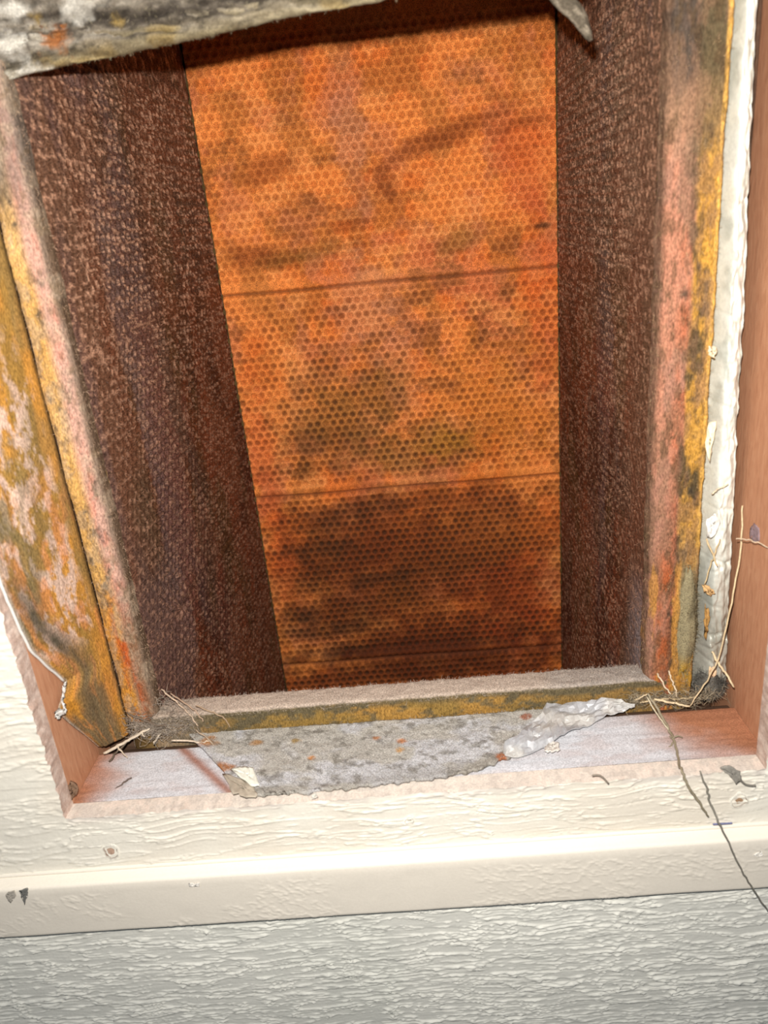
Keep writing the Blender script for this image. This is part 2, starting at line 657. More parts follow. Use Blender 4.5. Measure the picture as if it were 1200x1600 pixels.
XBL, XBR = -0.1575, 0.1495
xs = axis_pts((XBL, XBR, 0.0011))
zs = axis_pts((-0.75, -0.53, 0.006), (-0.53, 0.145, 0.0011), (0.145, 0.23, 0.006))
X, Z = np.meshgrid(xs, zs, indexing='ij')
h, dim, rnd, g = liner_relief(X, Z)
P = np.stack([X, YB - h, Z], -1)
Cb = full(X.shape, lin(232, 138, 68))
n1 = fbm(X * 16, Z * 16, 310, 4)
n2 = fbm(X * 40, Z * 40, 320, 4)
Cb = mix(Cb, lin(216, 112, 46), sst(0.40, 0.60, n1) * 0.8)
Cb = mix(Cb, lin(176, 108, 50), sst(0.48, 0.66, n2) * 0.6)
Cb = mix(Cb, lin(190, 116, 86), sst(0.5, 0.7, fbm(X * 30, Z * 24, 325, 5, 0.6)) * 0.4)
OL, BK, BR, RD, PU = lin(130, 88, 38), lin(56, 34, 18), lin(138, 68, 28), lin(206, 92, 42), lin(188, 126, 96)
stains = [  # pixel, radii (m), angle, colour, strength; the low dark ones also paint in light falloff
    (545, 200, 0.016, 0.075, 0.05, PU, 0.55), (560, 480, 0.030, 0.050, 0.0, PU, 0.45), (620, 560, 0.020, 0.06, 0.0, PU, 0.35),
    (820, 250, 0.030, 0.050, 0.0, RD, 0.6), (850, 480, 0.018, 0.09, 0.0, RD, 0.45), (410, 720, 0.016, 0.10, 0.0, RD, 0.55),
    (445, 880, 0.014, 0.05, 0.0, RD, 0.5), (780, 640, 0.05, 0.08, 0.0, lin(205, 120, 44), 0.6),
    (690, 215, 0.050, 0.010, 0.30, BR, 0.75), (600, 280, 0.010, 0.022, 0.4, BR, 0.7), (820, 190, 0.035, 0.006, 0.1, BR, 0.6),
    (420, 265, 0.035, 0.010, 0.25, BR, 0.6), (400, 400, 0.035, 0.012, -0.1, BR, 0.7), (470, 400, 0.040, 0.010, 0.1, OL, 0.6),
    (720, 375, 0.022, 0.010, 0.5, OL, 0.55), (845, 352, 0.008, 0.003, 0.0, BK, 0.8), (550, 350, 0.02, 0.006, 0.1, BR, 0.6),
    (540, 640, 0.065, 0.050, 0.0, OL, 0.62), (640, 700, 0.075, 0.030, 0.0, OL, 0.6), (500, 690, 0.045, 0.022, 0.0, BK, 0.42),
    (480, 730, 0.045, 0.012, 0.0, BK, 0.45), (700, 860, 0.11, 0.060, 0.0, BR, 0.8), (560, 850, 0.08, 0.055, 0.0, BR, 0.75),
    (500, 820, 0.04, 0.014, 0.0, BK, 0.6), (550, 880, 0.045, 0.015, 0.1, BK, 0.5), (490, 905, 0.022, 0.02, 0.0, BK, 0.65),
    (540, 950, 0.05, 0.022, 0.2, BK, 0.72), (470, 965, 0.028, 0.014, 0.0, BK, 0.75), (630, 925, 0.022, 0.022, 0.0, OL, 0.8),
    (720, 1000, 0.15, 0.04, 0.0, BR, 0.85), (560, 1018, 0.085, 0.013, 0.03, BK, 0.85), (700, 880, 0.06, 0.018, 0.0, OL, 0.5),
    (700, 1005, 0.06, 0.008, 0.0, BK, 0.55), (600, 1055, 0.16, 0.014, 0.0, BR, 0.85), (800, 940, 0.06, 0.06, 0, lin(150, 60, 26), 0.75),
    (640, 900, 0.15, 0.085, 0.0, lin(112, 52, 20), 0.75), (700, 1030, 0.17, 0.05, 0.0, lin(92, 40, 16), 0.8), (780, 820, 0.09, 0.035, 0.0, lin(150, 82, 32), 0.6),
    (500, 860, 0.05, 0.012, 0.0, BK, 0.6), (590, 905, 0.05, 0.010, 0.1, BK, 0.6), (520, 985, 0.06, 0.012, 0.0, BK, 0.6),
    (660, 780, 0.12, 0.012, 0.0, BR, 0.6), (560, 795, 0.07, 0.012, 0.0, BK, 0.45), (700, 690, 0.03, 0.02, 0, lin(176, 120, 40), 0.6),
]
sm = sst(0.54, 0.68, fbm(X * 38, Z * 75, 330, 5, 0.62)) * sst(0.42, 0.6, fbm(X * 12, Z * 12, 335, 3))
Cb = mix(Cb, lin(150, 88, 44), sm * 0.7)
Cb = mix(Cb, lin(240, 156, 88), sst(0.55, 0.72, fbm(X * 30, Z * 45, 338, 5, 0.6)) * 0.5)
mold = np.zeros_like(X)
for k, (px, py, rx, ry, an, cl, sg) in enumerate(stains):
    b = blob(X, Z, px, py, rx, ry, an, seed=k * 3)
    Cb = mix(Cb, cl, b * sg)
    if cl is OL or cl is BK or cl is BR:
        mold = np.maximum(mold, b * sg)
# binder colour and mould spots that sit in single dimples
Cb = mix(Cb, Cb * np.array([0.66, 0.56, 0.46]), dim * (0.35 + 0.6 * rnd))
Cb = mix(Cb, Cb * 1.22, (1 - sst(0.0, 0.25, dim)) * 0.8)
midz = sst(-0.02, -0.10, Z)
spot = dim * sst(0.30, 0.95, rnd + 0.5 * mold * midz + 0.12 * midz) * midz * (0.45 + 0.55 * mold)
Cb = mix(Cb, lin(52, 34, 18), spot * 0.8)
Cb = mix(Cb, lin(70, 36, 18), g * 0.75)
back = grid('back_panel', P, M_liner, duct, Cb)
back['label'] = 'dimpled orange liner of the far duct wall with mould stains and painted darkening low down'


def side_liner(name, x0, y0, x1, y1, sign, seed):
    L = math.hypot(x1 - x0, y1 - y0)
    us = axis_pts((0.0, L, 0.0014))
    zs = axis_pts((-0.75, -0.50, 0.006), (-0.50, 0.10, 0.0013), (0.10, 0.23, 0.004))
    U, Zs = np.meshgrid(us, zs, indexing='ij')
    h, dim, rnd, g = liner_relief(U + 0.3 + seed, Zs, 0.0021, 400 + seed, 0.4)
    h *= 0.15 + 0.85 * sst(0.0, 0.09, U)
    t = U / L
    nx, ny = sign * (y1 - y0) / L, -sign * (x1 - x0) / L
    P = np.stack([x0 + (x1 - x0) * t + nx * h, y0 + (y1 - y0) * t + ny * h, Zs], -1)
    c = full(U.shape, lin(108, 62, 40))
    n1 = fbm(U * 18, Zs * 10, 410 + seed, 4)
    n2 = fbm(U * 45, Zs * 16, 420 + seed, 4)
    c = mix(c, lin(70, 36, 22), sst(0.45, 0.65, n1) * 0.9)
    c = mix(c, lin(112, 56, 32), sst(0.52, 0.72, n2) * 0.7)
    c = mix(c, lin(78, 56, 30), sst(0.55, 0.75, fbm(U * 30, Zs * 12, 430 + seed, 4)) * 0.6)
    # pale dust near the open front, paler tone towards the top
    palef = sst(0.11, 0.0, U + 0.06 * (n2 - 0.5)) * 0.6 + sst(-0.15, 0.05, Zs) * (0.35 if sign > 0 else 0.7)
    c = mix(c, lin(122, 98, 80), palef * (0.5 + 0.5 * n1))
    pu = sst(0.52, 0.7, fbm(U * 26 + 5, Zs * 8, 440 + seed, 3)) * sst(0.20, 0.05, U)
    c = mix(c, lin(104, 88, 88), pu * 0.5)
    # raised webs between the dimples carry pale fibres, the dimples dark binder
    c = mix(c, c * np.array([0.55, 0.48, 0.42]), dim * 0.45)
    if sign < 0:
        c = mix(c, lin(146, 138, 140), sst(0.045, 0.0, U + 0.03 * (n2 - 0.5)) * sst(-0.22, -0.27, Zs) * 0.8)
    lit_flecks = sst(0.55, 0.7, vnoise(U * 240, Zs * 700, 450 + seed)) * (1 - dim)
    c = mix(c, lin(190, 148, 122), lit_flecks * (0.45 + 0.5 * sst(-0.16, 0.0, Zs)))  # fibre flecks; extra weight near the top paints in lit relief ridges
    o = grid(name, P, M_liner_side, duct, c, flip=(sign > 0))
    rs = np.random.RandomState(460 + seed)
    N = 5500
    iu = rs.randint(0, len(us), N)
    zz0, zz1 = np.searchsorted(zs, -0.47), np.searchsorted(zs, 0.12)
    iz = rs.randint(zz0, zz1, N)
    pts = P[iu, iz]
    nrm = np.array([nx, ny, 0.0])
    dirs = nrm[None] * 0.5 + rs.randn(N, 3) * np.array([0.3, 0.8, 0.8])
    ln = rs.uniform(0.0012, 0.0034, N)
    cf = lin(170, 126, 100)[None] * rs.uniform(0.2, 1.3, (N, 1))
    fibres('fibre_fuzz', pts, dirs, ln, 0.00011, M_fuzz, o, 470 + seed, cf)
    return o


XIL, XIR = -0.1815, 0.1420
sl = side_liner('side_panel', XIL, 0.0790, XBL - 0.001, YB + 0.002, 1, 1)
sl['label'] = 'brown dimpled side liner next to the yellow and pink cut edge'
sr = side_liner('side_panel', XIR, 0.0790, XBR + 0.001, YB + 0.002, -1, 2)
sr['label'] = 'dark brown dimpled side liner next to the foil strip side'

# rigid board behind each liner, so the duct has thickness
M_board = vmat('board_core', rough=0.9, grain=600, amp=0.3, bump=0.6, spec=0.1)


def prism(name, quad, z0, z1, mat, parent, c):
    V = [(x, y, z) for z in (z0, z1) for x, y in quad]
    F = np.array([[3, 2, 1, 0], [4, 5, 6, 7], [0, 1, 5, 4], [1, 2, 6, 5], [2, 3, 7, 6], [3, 0, 4, 7]])
    return build(name, np.array(V), F, mat, parent, full((8,), c), smooth=False)


CY = lin(124, 100, 62)
prism('board_core', [(-0.2024, 0.0700), (XIL - 0.0035, 0.0700), (XBL - 0.0045, 0.392), (-0.180, 0.392)], -0.75, 0.23, M_board, sl, CY)
prism('board_core', [(XIR + 0.0035, 0.0720), (0.1712, 0.0720), (0.178, 0.392), (XBR + 0.0045, 0.392)], -0.75, 0.23, M_board, sr, CY)
prism('board_core', [(XBL - 0.004, YB + 0.004), (XBR + 0.004, YB + 0.004), (XBR + 0.004, 0.392), (XBL - 0.004, 0.392)], -0.75, 0.23, M_board, back, CY)
Vb, Fb = box_vf(-0.19, 0.165, 0.0900, 0.39, 0.232, 0.252)
build('top_panel', Vb, Fb, M_board, duct, full((8,), lin(120, 74, 46)), smooth=False)
Vb, Fb = box_vf(-0.19, 0.165, 0.0900, 0.39, -0.760, -0.745)
build('bottom_panel', Vb, Fb, M_board, duct, full((8,), lin(110, 66, 40)), smooth=False)


# ---- cut edges of the side boards
def edge_strip(name, prof, zs, colour, parent, amp, seed):
    prof = np.array(prof)
    d = np.concatenate([[0], np.cumsum(np.hypot(*np.diff(prof, axis=0).T))])
    s = np.linspace(0, d[-1], int(d[-1] / 0.0006))
    px = np.interp(s, d, prof[:, 0])
    py = np.interp(s, d, prof[:, 1])
    S, Zs = np.meshgrid(s, zs, indexing='ij')
    Px = np.repeat(px[:, None], len(zs), 1)
    Py = np.repeat(py[:, None], len(zs), 1)
    tx, ty = np.gradient(px), np.gradient(py)
    ln = np.hypot(tx, ty)
    nx, ny = (ty / ln)[:, None], (-tx / ln)[:, None]
    hh = amp * (fbm(S * 110, Zs * 45, 500 + seed, 5, 0.6) - 0.5) * 2 + amp * 0.5 * (fbm(S * 500, Zs * 240, 510 + seed, 2) - 0.5)
    P = np.stack([Px + nx * hh, Py + ny * hh, Zs], -1)
    c = colour(Px, S / d[-1], Zs)
    return grid(name, P, M_glass, parent, c), P


zs_edge = axis_pts((-0.335, 0.10, 0.0010), (0.10, 0.20, 0.004))


def col_left(X, s, Z):
    c = full(X.shape, lin(198, 156, 92))
    n = fbm(X * 90, Z * 30, 520, 4)
    c = mix(c, lin(214, 174, 116), sst(0.45, 0.65, n) * 0.6)
    pink = sst(-0.1955, -0.1885, X + 0.004 * (n - 0.5))
    c = mix(c, lin(190, 150, 134), pink)
    c = mix(c, lin(196, 120, 98), pink * sst(0.5, 0.7, fbm(X * 220, Z * 70, 525, 5, 0.62)) * 0.5)
    low = sst(-0.19, -0.245, Z)
    c = mix(c, lin(122, 86, 58), pink * low * 0.9)
    c = mix(c, lin(186, 126, 40), low * (1 - pink) * 0.8)
    red = low * np.exp(-((X + 0.1925 - 0.002 * (n - .5)) / 0.0042) ** 2)
    c = mix(c, lin(180, 88, 42), red * sst(0.3, 0.6, fbm(X * 260, Z * 60, 526, 4)))
    grey = sst(-0.1865, -0.1825, X + 0.003 * (n - 0.5))
    c = mix(c, lin(132, 116, 100), grey * 0.9)
    c = mix(c, lin(92, 72, 54), sst(-0.1835, -0.1815, X) * 0.9)
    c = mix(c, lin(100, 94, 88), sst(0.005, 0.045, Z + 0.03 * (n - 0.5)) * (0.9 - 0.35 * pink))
    m = sst(0.56, 0.72, fbm(X * 220 + 3, Z * 110, 530, 5, 0.65)) * sst(0.45, 0.6, fbm(X * 40, Z * 25, 531, 3))
    c = mix(c, lin(74, 66, 56), m * 0.8)
    for zz, xx in ((-0.0175, -0.1875), (-0.035, -0.193), (-0.089, -0.196), (0.012, -0.194), (-0.152, -0.196), (-0.168, -0.189)):
        b = np.exp(-(((Z - zz) / 0.0035) ** 2 + ((X - xx) / 0.003) ** 2)) * sst(0.35, 0.6, fbm(X * 400, Z * 300, 533, 3))
        c = mix(c, lin(74, 70, 64), b * 0.9)
    c = mix(c, lin(168, 150, 128), sst(0.48, 0.62, fbm(X * 160, Z * 90, 534, 5, 0.65)) * 0.45)
    c = mix(c, lin(104, 84, 60), sst(0.58, 0.70, fbm(X * 300, Z * 120, 535, 4, 0.65)) * 0.5)
    c = mix(c, lin(70, 50, 30), sst(-0.2018, -0.2028, X) * 0.9)
    return c * 0.9


el, EPL = edge_strip('cut_edge', [(-0.2027, 0.0760), (-0.2024, 0.0686), (-0.2000, 0.0676), (-0.1920, 0.0672), (-0.1870, 0.0678), (-0.1838, 0.0695), (-0.1822, 0.0728), (-0.1815, 0.0795)],
                     zs_edge[zs_edge > -0.304], col_left, sl, 0.0012, 1)
el['label'] = 'yellow and pink fibreglass cut edge with black mould flecks'


def col_right(X, s, Z):
    n = fbm(X * 90, Z * 30, 540, 4)
    c = full(X.shape, lin(176, 122, 98))
    c = mix(c, lin(156, 116, 98), sst(0.45, 0.6, n) * 0.7)
    rd = np.exp(-((X - 0.1565 - 0.003 * (n - 0.5)) / 0.0045) ** 2) * sst(0.0, -0.05, Z)
    c = mix(c, lin(176, 96, 60), 0.6 * rd * sst(0.42, 0.62, fbm(X * 110, Z * 40, 545, 5, 0.6)))
    low = sst(-0.19, -0.235, Z)
    c = mix(c, lin(164, 84, 40), low * sst(0.144, 0.150, X) * (1 - sst(0.158, 0.163, X)) * sst(0.3, 0.6, fbm(X * 110, Z * 40, 546, 5, 0.6)) * 0.85)
    yel = sst(0.1575, 0.1605, X + 0.004 * (n - 0.5))
    c = mix(c, lin(184, 138, 62), yel)
    c = mix(c, lin(190, 146, 86), yel * sst(0.5, 0.65, fbm(X * 50, Z * 40, 547, 3)) * 0.7)
    m = sst(0.47, 0.66, fbm(X * 110 + 3, Z * 42, 550, 5, 0.65)) * sst(0.150, 0.160, X) * (1 - 0.7 * sst(0.1675, 0.170, X))
    c = mix(c, lin(66, 60, 46), m * 0.9)
    for px, py, rz, rx in ((1075, 625, .004, .006), (1075, 770, .008, .005), (1065, 850, .010, .005), (1085, 250, .022, .005), (1090, 40, .03, .016), (1045, 965, .006, .003), (1070, 460, .003, .003)):
        q = onY(px, py, YF)
        b = np.exp(-(((Z - q[2]) / rz) ** 2 + ((X - q[0]) / rx) ** 2)) * sst(0.3, 0.6, fbm(X * 260, Z * 200, 552, 4))
        c = mix(c, lin(64, 58, 48), b * 0.9)
    gl = low * sst(0.1590, 0.1625, X + 0.003 * (n - 0.5))
    c = mix(c, lin(120, 110, 84), gl * 0.95)
    c = mix(c, lin(160, 126, 40), sst(-0.262, -0.285, Z) * sst(0.1600, 0.1640, X) * 0.9)
    top = sst(0.0, 0.03, Z + 0.02 * (n - 0.5))
    c = mix(c, lin(140, 112, 88), top * 0.75)
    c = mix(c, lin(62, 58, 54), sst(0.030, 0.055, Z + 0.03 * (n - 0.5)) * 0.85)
    c = mix(c, lin(96, 84, 56), top * sst(0.1545, 0.160, X) * 0.6)
    out = sst(0.1690, 0.1700, X) * (1 - low)
    c = mix(c, lin(206, 162, 84), out * 0.95)
    ing = sst(0.1450, 0.1418, X)
    c = mix(c, lin(104, 82, 66), ing * 0.85)
    c = mix(c, lin(130, 100, 78), sst(0.46, 0.62, fbm(X * 150, Z * 55, 556, 5, 0.65)) * 0.5)
    c = mix(c, lin(84, 66, 46), sst(0.56, 0.70, fbm(X * 260, Z * 90, 557, 4, 0.65)) * 0.6)
    c = mix(c, lin(190, 136, 60), low * sst(0.52, 0.64, fbm(X * 220, Z * 30, 558, 4)) * 0.6)
    return c * 0.92


er, EPR = edge_strip('cut_edge', [(0.1420, 0.0795), (0.1428, 0.0725), (0.1448, 0.0695), (0.1480, 0.0680), (0.1560, 0.0674), (0.1660, 0.0676), (0.1695, 0.0672), (0.1715, 0.0674), (0.1722, 0.0690), (0.1722, 0.0800)],
                     zs_edge, col_right, sr, 0.0014, 2)
er['label'] = 'pink, orange and mould-blackened fibreglass cut edge'

# ---- front board below the opening: dusty top edge and yellow torn face
xs = axis_pts((-0.186, 0.168, 0.0011))
prof = [(0.0676, -0.345), (0.0676, -0.3165), (0.0674, -0.310), (0.0676, -0.3025), (0.0682, -0.3006), (0.0700, -0.2997), (0.0780, -0.2993), (0.0850, -0.2996), (0.0864, -0.3004), (0.0868, -0.303), (0.0868, -0.34)]
prof = np.array(prof)
d = np.concatenate([[0], np.cumsum(np.hypot(*np.diff(prof, axis=0).T))])
s = np.linspace(0, d[-1], 120)
py_, pz_ = np.interp(s, d, prof[:, 0]), np.interp(s, d, prof[:, 1])
X, S = np.meshgrid(xs, s, indexing='ij')
ty, tz = np.gradient(py_), np.gradient(pz_)
ln = np.hypot(ty, tz)
ny, nz_ = -tz / ln, ty / ln
hh = 0.0009 * (fbm(X * 90, S * 120, 560, 5, 0.6) - 0.5) * 2 + 0.0006 * (fbm(X * 600, S * 600, 565, 2) - 0.5)
P = np.stack([X, py_[None] + ny[None] * hh, pz_[None] + nz_[None] * hh], -1)
Yg, Zg = P[..., 1], P[..., 2]
n = fbm(X * 45, Zg * 120, 570, 4)
n3 = fbm(X * 25, Zg * 40, 575, 3)
Cf = full(X.shape, lin(160, 122, 62))
Cf = mix(Cf, lin(132, 108, 58), sst(0.4, 0.6, n3) * 0.8)
mm = sst(-0.3075, -0.3025, Zg + 0.008 * (n - 0.5)) * 0.85 + sst(0.5, 0.68, fbm(X * 110, Zg * 160, 577, 5, 0.65)) * 0.8 + sst(0.03, 0.09, X) * 0.35 + sst(-0.09, -0.13, X) * 0.5
Cf = mix(Cf, lin(92, 84, 64), np.clip(mm, 0, 0.95))
topm = sst(-0.3018, -0.3004, Zg + 0.0012 * (n - 0.5))
Cf = mix(Cf, lin(184, 168, 154), topm)
Cf = mix(Cf, lin(150, 144, 138), topm * sst(0.04, 0.13, X + 0.05 * (n - 0.5)) * 0.8)
Cf = mix(Cf, lin(150, 136, 120), sst(-0.14, -0.18, X) * 0.5)
fb = grid('front_board', P, M_glass, duct, Cf)
fb['label'] = 'dusty grey top edge over a yellow fibreglass face along the sill'
Vb, Fb = box_vf(-0.186, 0.168, 0.0690, 0.0862, -0.75, -0.3015)
build('board_core', Vb, Fb, M_board, fb, full((8,), CY), smooth=False)
rs = np.random.RandomState(7)
N = 6500
iu = rs.randint(0, len(xs), N)
js = np.where(pz_ > -0.3035)[0]
iz = rs.choice(js, N)
dirs = rs.randn(N, 3) * np.array([1, 0.7, 0.5]) + np.array([0, -0.2, 0.7])
fibres('dust_fuzz', P[iu, iz] - np.array([0, 0, 0.0004]), dirs, rs.uniform(0.0008, 0.0030, N), 0.00010, M_fuzz, fb, 8,
       lin(205, 190, 176)[None] * rs.uniform(0.5, 1.2, (N, 1)))
# loose longer fibres on the board edges
for nm, par, EP, sd, cl in (('edge_fuzz', el, EPL, 9, lin(214, 180, 150)), ('edge_fuzz', er, EPR, 10, lin(190, 160, 120))):
    rs = np.random.RandomState(sd)
    N = 3500
    iu = rs.randint(4, EP.shape[0] - 2, N)
    iz = rs.randint(0, 400, N)
    dirs = rs.randn(N, 3) * np.array([0.8, 0.5, 1.3]) + np.array([0.1, -0.5, 0])
    fibres(nm, EP[iu, iz] + np.array([0, 0.0004, 0]), dirs, rs.uniform(0.001, 0.003, N), 0.00009, M_fuzz, par, sd,
           cl[None] * rs.uniform(0.4, 1.2, (N, 1)))

# ---- front board above the opening (above the picture), carries the torn facing
Vb, Fb = box_vf(-0.2024, 0.172, 0.0690, 0.0880, 0.150, 0.23)
ft = build('front_board', Vb, Fb, M_board, duct, full((8,), lin(150, 118, 70)), smooth=False)


# ---- torn facing that leans from the left board edge out to the stud
zo = np.array([0.16, 0.05, -0.02, -0.10, -0.166, -0.191, -0.210, -0.232, -0.249, -0.2535, -0.2560, -0.2585, -0.275, -0.295, -0.312])
yo = np.array([0.030, 0.020, 0.014, 0.006, 0.0044, 0.0082, 0.0128, 0.027, 0.0391, 0.0330, 0.0250, 0.0205, 0.031, 0.045, 0.0560])
zt = axis_pts((-0.312, 0.05, 0.0011), (0.05, 0.16, 0.004))
us = np.linspace(0, 1, 70)
Uu, Zz = np.meshgrid(us, zt, indexing='ij')
Yout = np.interp(Zz, zo[::-1], yo[::-1])
Xin = -0.2031 + 0 * Zz
Yin = 0.0688 + 0.0 * Zz
# the bottom narrows to a tip beside the sill corner
Xo = -0.2206 + 0 * Zz
Xg = Xin + (Xo - Xin) * Uu
bulge = np.sin(np.pi * Uu) * 0.0035
Yg = Yin + (Yout - Yin) * Uu - bulge
nn = fbm(Uu * 9, Zz * 55, 600, 5, 0.6)
fold = fbm(Uu * 4, Zz * 22, 605, 3)
Yg -= 0.0030 * (nn - 0.5) * np.sin(np.pi * np.clip(Uu, 0, 1)) ** 0.5 + 0.003 * (fold - 0.5) * np.sin(np.pi * Uu)
Xg += 0.0012 * (fbm(Uu * 14, Zz * 80, 606, 3) - 0.5) * np.sin(np.pi * Uu)
P = np.stack([Xg, Yg, Zz], -1)
c = full(Uu.shape, lin(186, 134, 62))
c = mix(c, lin(146, 116, 60), sst(0.42, 0.6, fold) * 0.8)
wh = sst(0.47, 0.60, fbm(Uu * 12 + 4, Zz * 95, 610, 5, 0.65)) * sst(-0.02, -0.09, Zz) * (1 - sst(-0.215, -0.24, Zz)) * sst(0.05, 0.2, Uu)
c = mix(c, lin(206, 178, 162), wh * 0.9)
c = mix(c, lin(206, 134, 84), sst(0.5, 0.65, fbm(Uu * 9, Zz * 48, 612, 4)) * 0.55 * sst(-0.1, -0.16, Zz))
gm = sst(0.50, 0.64, fbm(Uu * 5 + 9, Zz * 30, 615, 4)) * 0.85
c = mix(c, lin(112, 102, 72), gm * (0.45 + 0.55 * sst(0.3, 0.9, Uu)))
# dark mould band following the torn lower part
band = np.exp(-((Uu - np.interp(Zz, [-0.31, -0.27, -0.235, -0.20, -0.16], [0.55, 0.45, 0.55, 0.75, 0.9])) / 0.14) ** 2) * sst(-0.13, -0.19, Zz)
c = mix(c, lin(88, 80, 66), band * (0.35 + 0.9 * nn))
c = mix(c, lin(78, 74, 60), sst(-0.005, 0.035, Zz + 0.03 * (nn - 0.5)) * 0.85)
c = mix(c, lin(112, 96, 70), sst(-0.225, -0.27, Zz) * sst(0.3, 0.55, fbm(Uu * 16, Zz * 50, 618, 5, 0.62)) * 0.9)
c = mix(c, lin(180, 124, 50), np.exp(-((Uu - 0.12) / 0.10) ** 2) * sst(-0.21, -0.24, Zz) * 0.7)
orng = sst(-0.262, -0.246, Zz) * 0 + np.exp(-(((Zz + 0.262) / 0.009) ** 2 + ((Uu - 0.8) / 0.18) ** 2))
c = mix(c, lin(190, 130, 44), orng * 0.9)
c = mix(c, lin(176, 168, 156), sst(0.93, 0.99, Uu) * 0.7)
c = mix(c, lin(70, 52, 30), sst(0.05, 0.0, Uu) * 0.8)
tf = sheet('torn_facing', P, np.array([0.0, 0.0016, 0.0]), M_glass, duct, c)
tf['label'] = 'yellow mould-spotted torn facing with white patches leaning on the stud'
# pale foil rim along its outer edge
zr = np.linspace(-0.2485, 0.05, 90)
yr = np.interp(zr, zo[::-1], yo[::-1])
rim = np.stack([np.full_like(zr, -0.2203), yr - 0.0008, zr], -1)
rim[:, 1] += 0.0008 * (vnoise(zr * 200, zr * 0, 620) - 0.5)
V, F = tube_vf(rim, np.full(len(rim), 0.0009), 6)
o = build('foil_rim', V, F, M_foil, tf, full((len(V),), lin(232, 232, 228)))
# little curled foil tab
q0 = onX(96, 1066, -0.2195)
tabp = [onX(101, 1066, -0.2195), onX(96, 1090, -0.2190), onX(100, 1106, -0.2170), onX(86, 1112, -0.2180), onX(92, 1120, -0.2170)]
pp = smooth_path(tabp, 6)
ax_ = np.array([0.35, -0.75, -0.3])
w = np.linspace(0, 1, 6)
Pc = pp[:, None, :] + ax_[None, None] * (w[None, :, None] * (0.0022 + 0.002 * np.sin(np.linspace(0, 3, len(pp)))[:, None, None]))
Pc += 0.0005 * np.random.RandomState(3).randn(*Pc.shape)
sheet('foil_tab', Pc, np.array([0.0004, 0.0004, 0.0002]), M_foil, tf, full(Pc.shape[:2], lin(220, 220, 216)))

# ---- grey fibre facing folded down over the sill
bk = [(292, 1143), (350, 1140), (530, 1131), (700, 1119), (850, 1108)]
ft_ = [(388, 1243), (425, 1241), (520, 1231), (640, 1219), (728, 1206), (770, 1190), (800, 1178), (845, 1150)]
nu, nv = 260, 60
u = np.linspace(0, 1, nu)


def poly_u(pts, u):
    p = np.array(pts, float)
    d = np.concatenate([[0], np.cumsum(np.hypot(*np.diff(p, axis=0).T))])
    d /= d[-1]
    return np.stack([np.interp(u, d, p[:, 0]), np.interp(u, d, p[:, 1])], -1)


A = np.array([onZ(x, y, -0.3155) for x, y in poly_u(bk, u)])
B = np.array([onZ(x, y, -0.3165) for x, y in poly_u(ft_, u)])
v = np.linspace(0, 1, nv)
P = A[:, None] * (1 - v[None, :, None]) + B[:, None] * v[None, :, None]
un, vn = np.meshgrid(u, v, indexing='ij')
nn = fbm(P[..., 0] * 55, P[..., 1] * 80, 630, 5, 0.6)
P[..., 2] += 0.0022 * (nn - 0.5) + 0.0007 * (fbm(P[..., 0] * 420, P[..., 1] * 420, 635, 2) - 0.5)
P[:, -1, 1] += 0.0025 * (fbm(u * 40, u * 0, 637, 3) - 0.5) * 2
c = full(un.shape, lin(186, 183, 176))
c = mix(c, lin(202, 204, 210), sst(0.44, 0.62, fbm(P[..., 0] * 40, P[..., 1] * 60, 640, 4)) * 0.8)
c = mix(c, lin(120, 116, 108), sst(0.54, 0.70, fbm(P[..., 0] * 150, P[..., 1] * 200, 645, 5, 0.65)) * 0.7)
c = mix(c, lin(120, 112, 100), sst(0.75, 1.0, vn) * sst(0.0, 0.5, un) * 0.45)
for x, y, r, cl in ((325, 1160, .007, (184, 126, 66)), (400, 1160, .004, (176, 132, 80)), (463, 1158, .0035, (160, 130, 70)), (487, 1184, .003, (200, 130, 50)),
                    (587, 1153, .003, (186, 118, 60)), (627, 1158, .004, (190, 120, 60)), (345, 1198, .008, (180, 112, 46)), (820, 1120, .004, (160, 92, 62)), (783, 1180, .004, (170, 100, 60)), (626, 1172, .003, (196, 150, 90))):
    q = onZ(x, y, -0.3158)
    b = 1 - sst(0.5, 1.2, np.hypot(P[..., 0] - q[0], (P[..., 1] - q[1]) * 1.3) / r + 1.2 * (fbm(P[..., 0] * 220, P[..., 1] * 220, 650, 3) - 0.5))
    c = mix(c, lin(*cl), b * 0.85)
ff = sheet('folded_facing', P, np.array([0, 0, -0.0022]), M_wool, duct, c)
ff['label'] = 'matted grey fibre facing with rust spots folded over the sill'
rs = np.random.RandomState(21)
N = 4500
iu, iv = rs.randint(0, nu, N), rs.randint(0, nv, N)
dirs = rs.randn(N, 3) * np.array([1, 1, 0.35]) + np.array([0, 0, 0.25])
fibres('fibre_fuzz', P[iu, iv], dirs, rs.uniform(0.001, 0.003, N), 0.00009, M_fuzz, ff, 22, lin(200, 196, 188)[None] * rs.uniform(0.35, 1.2, (N, 1)))

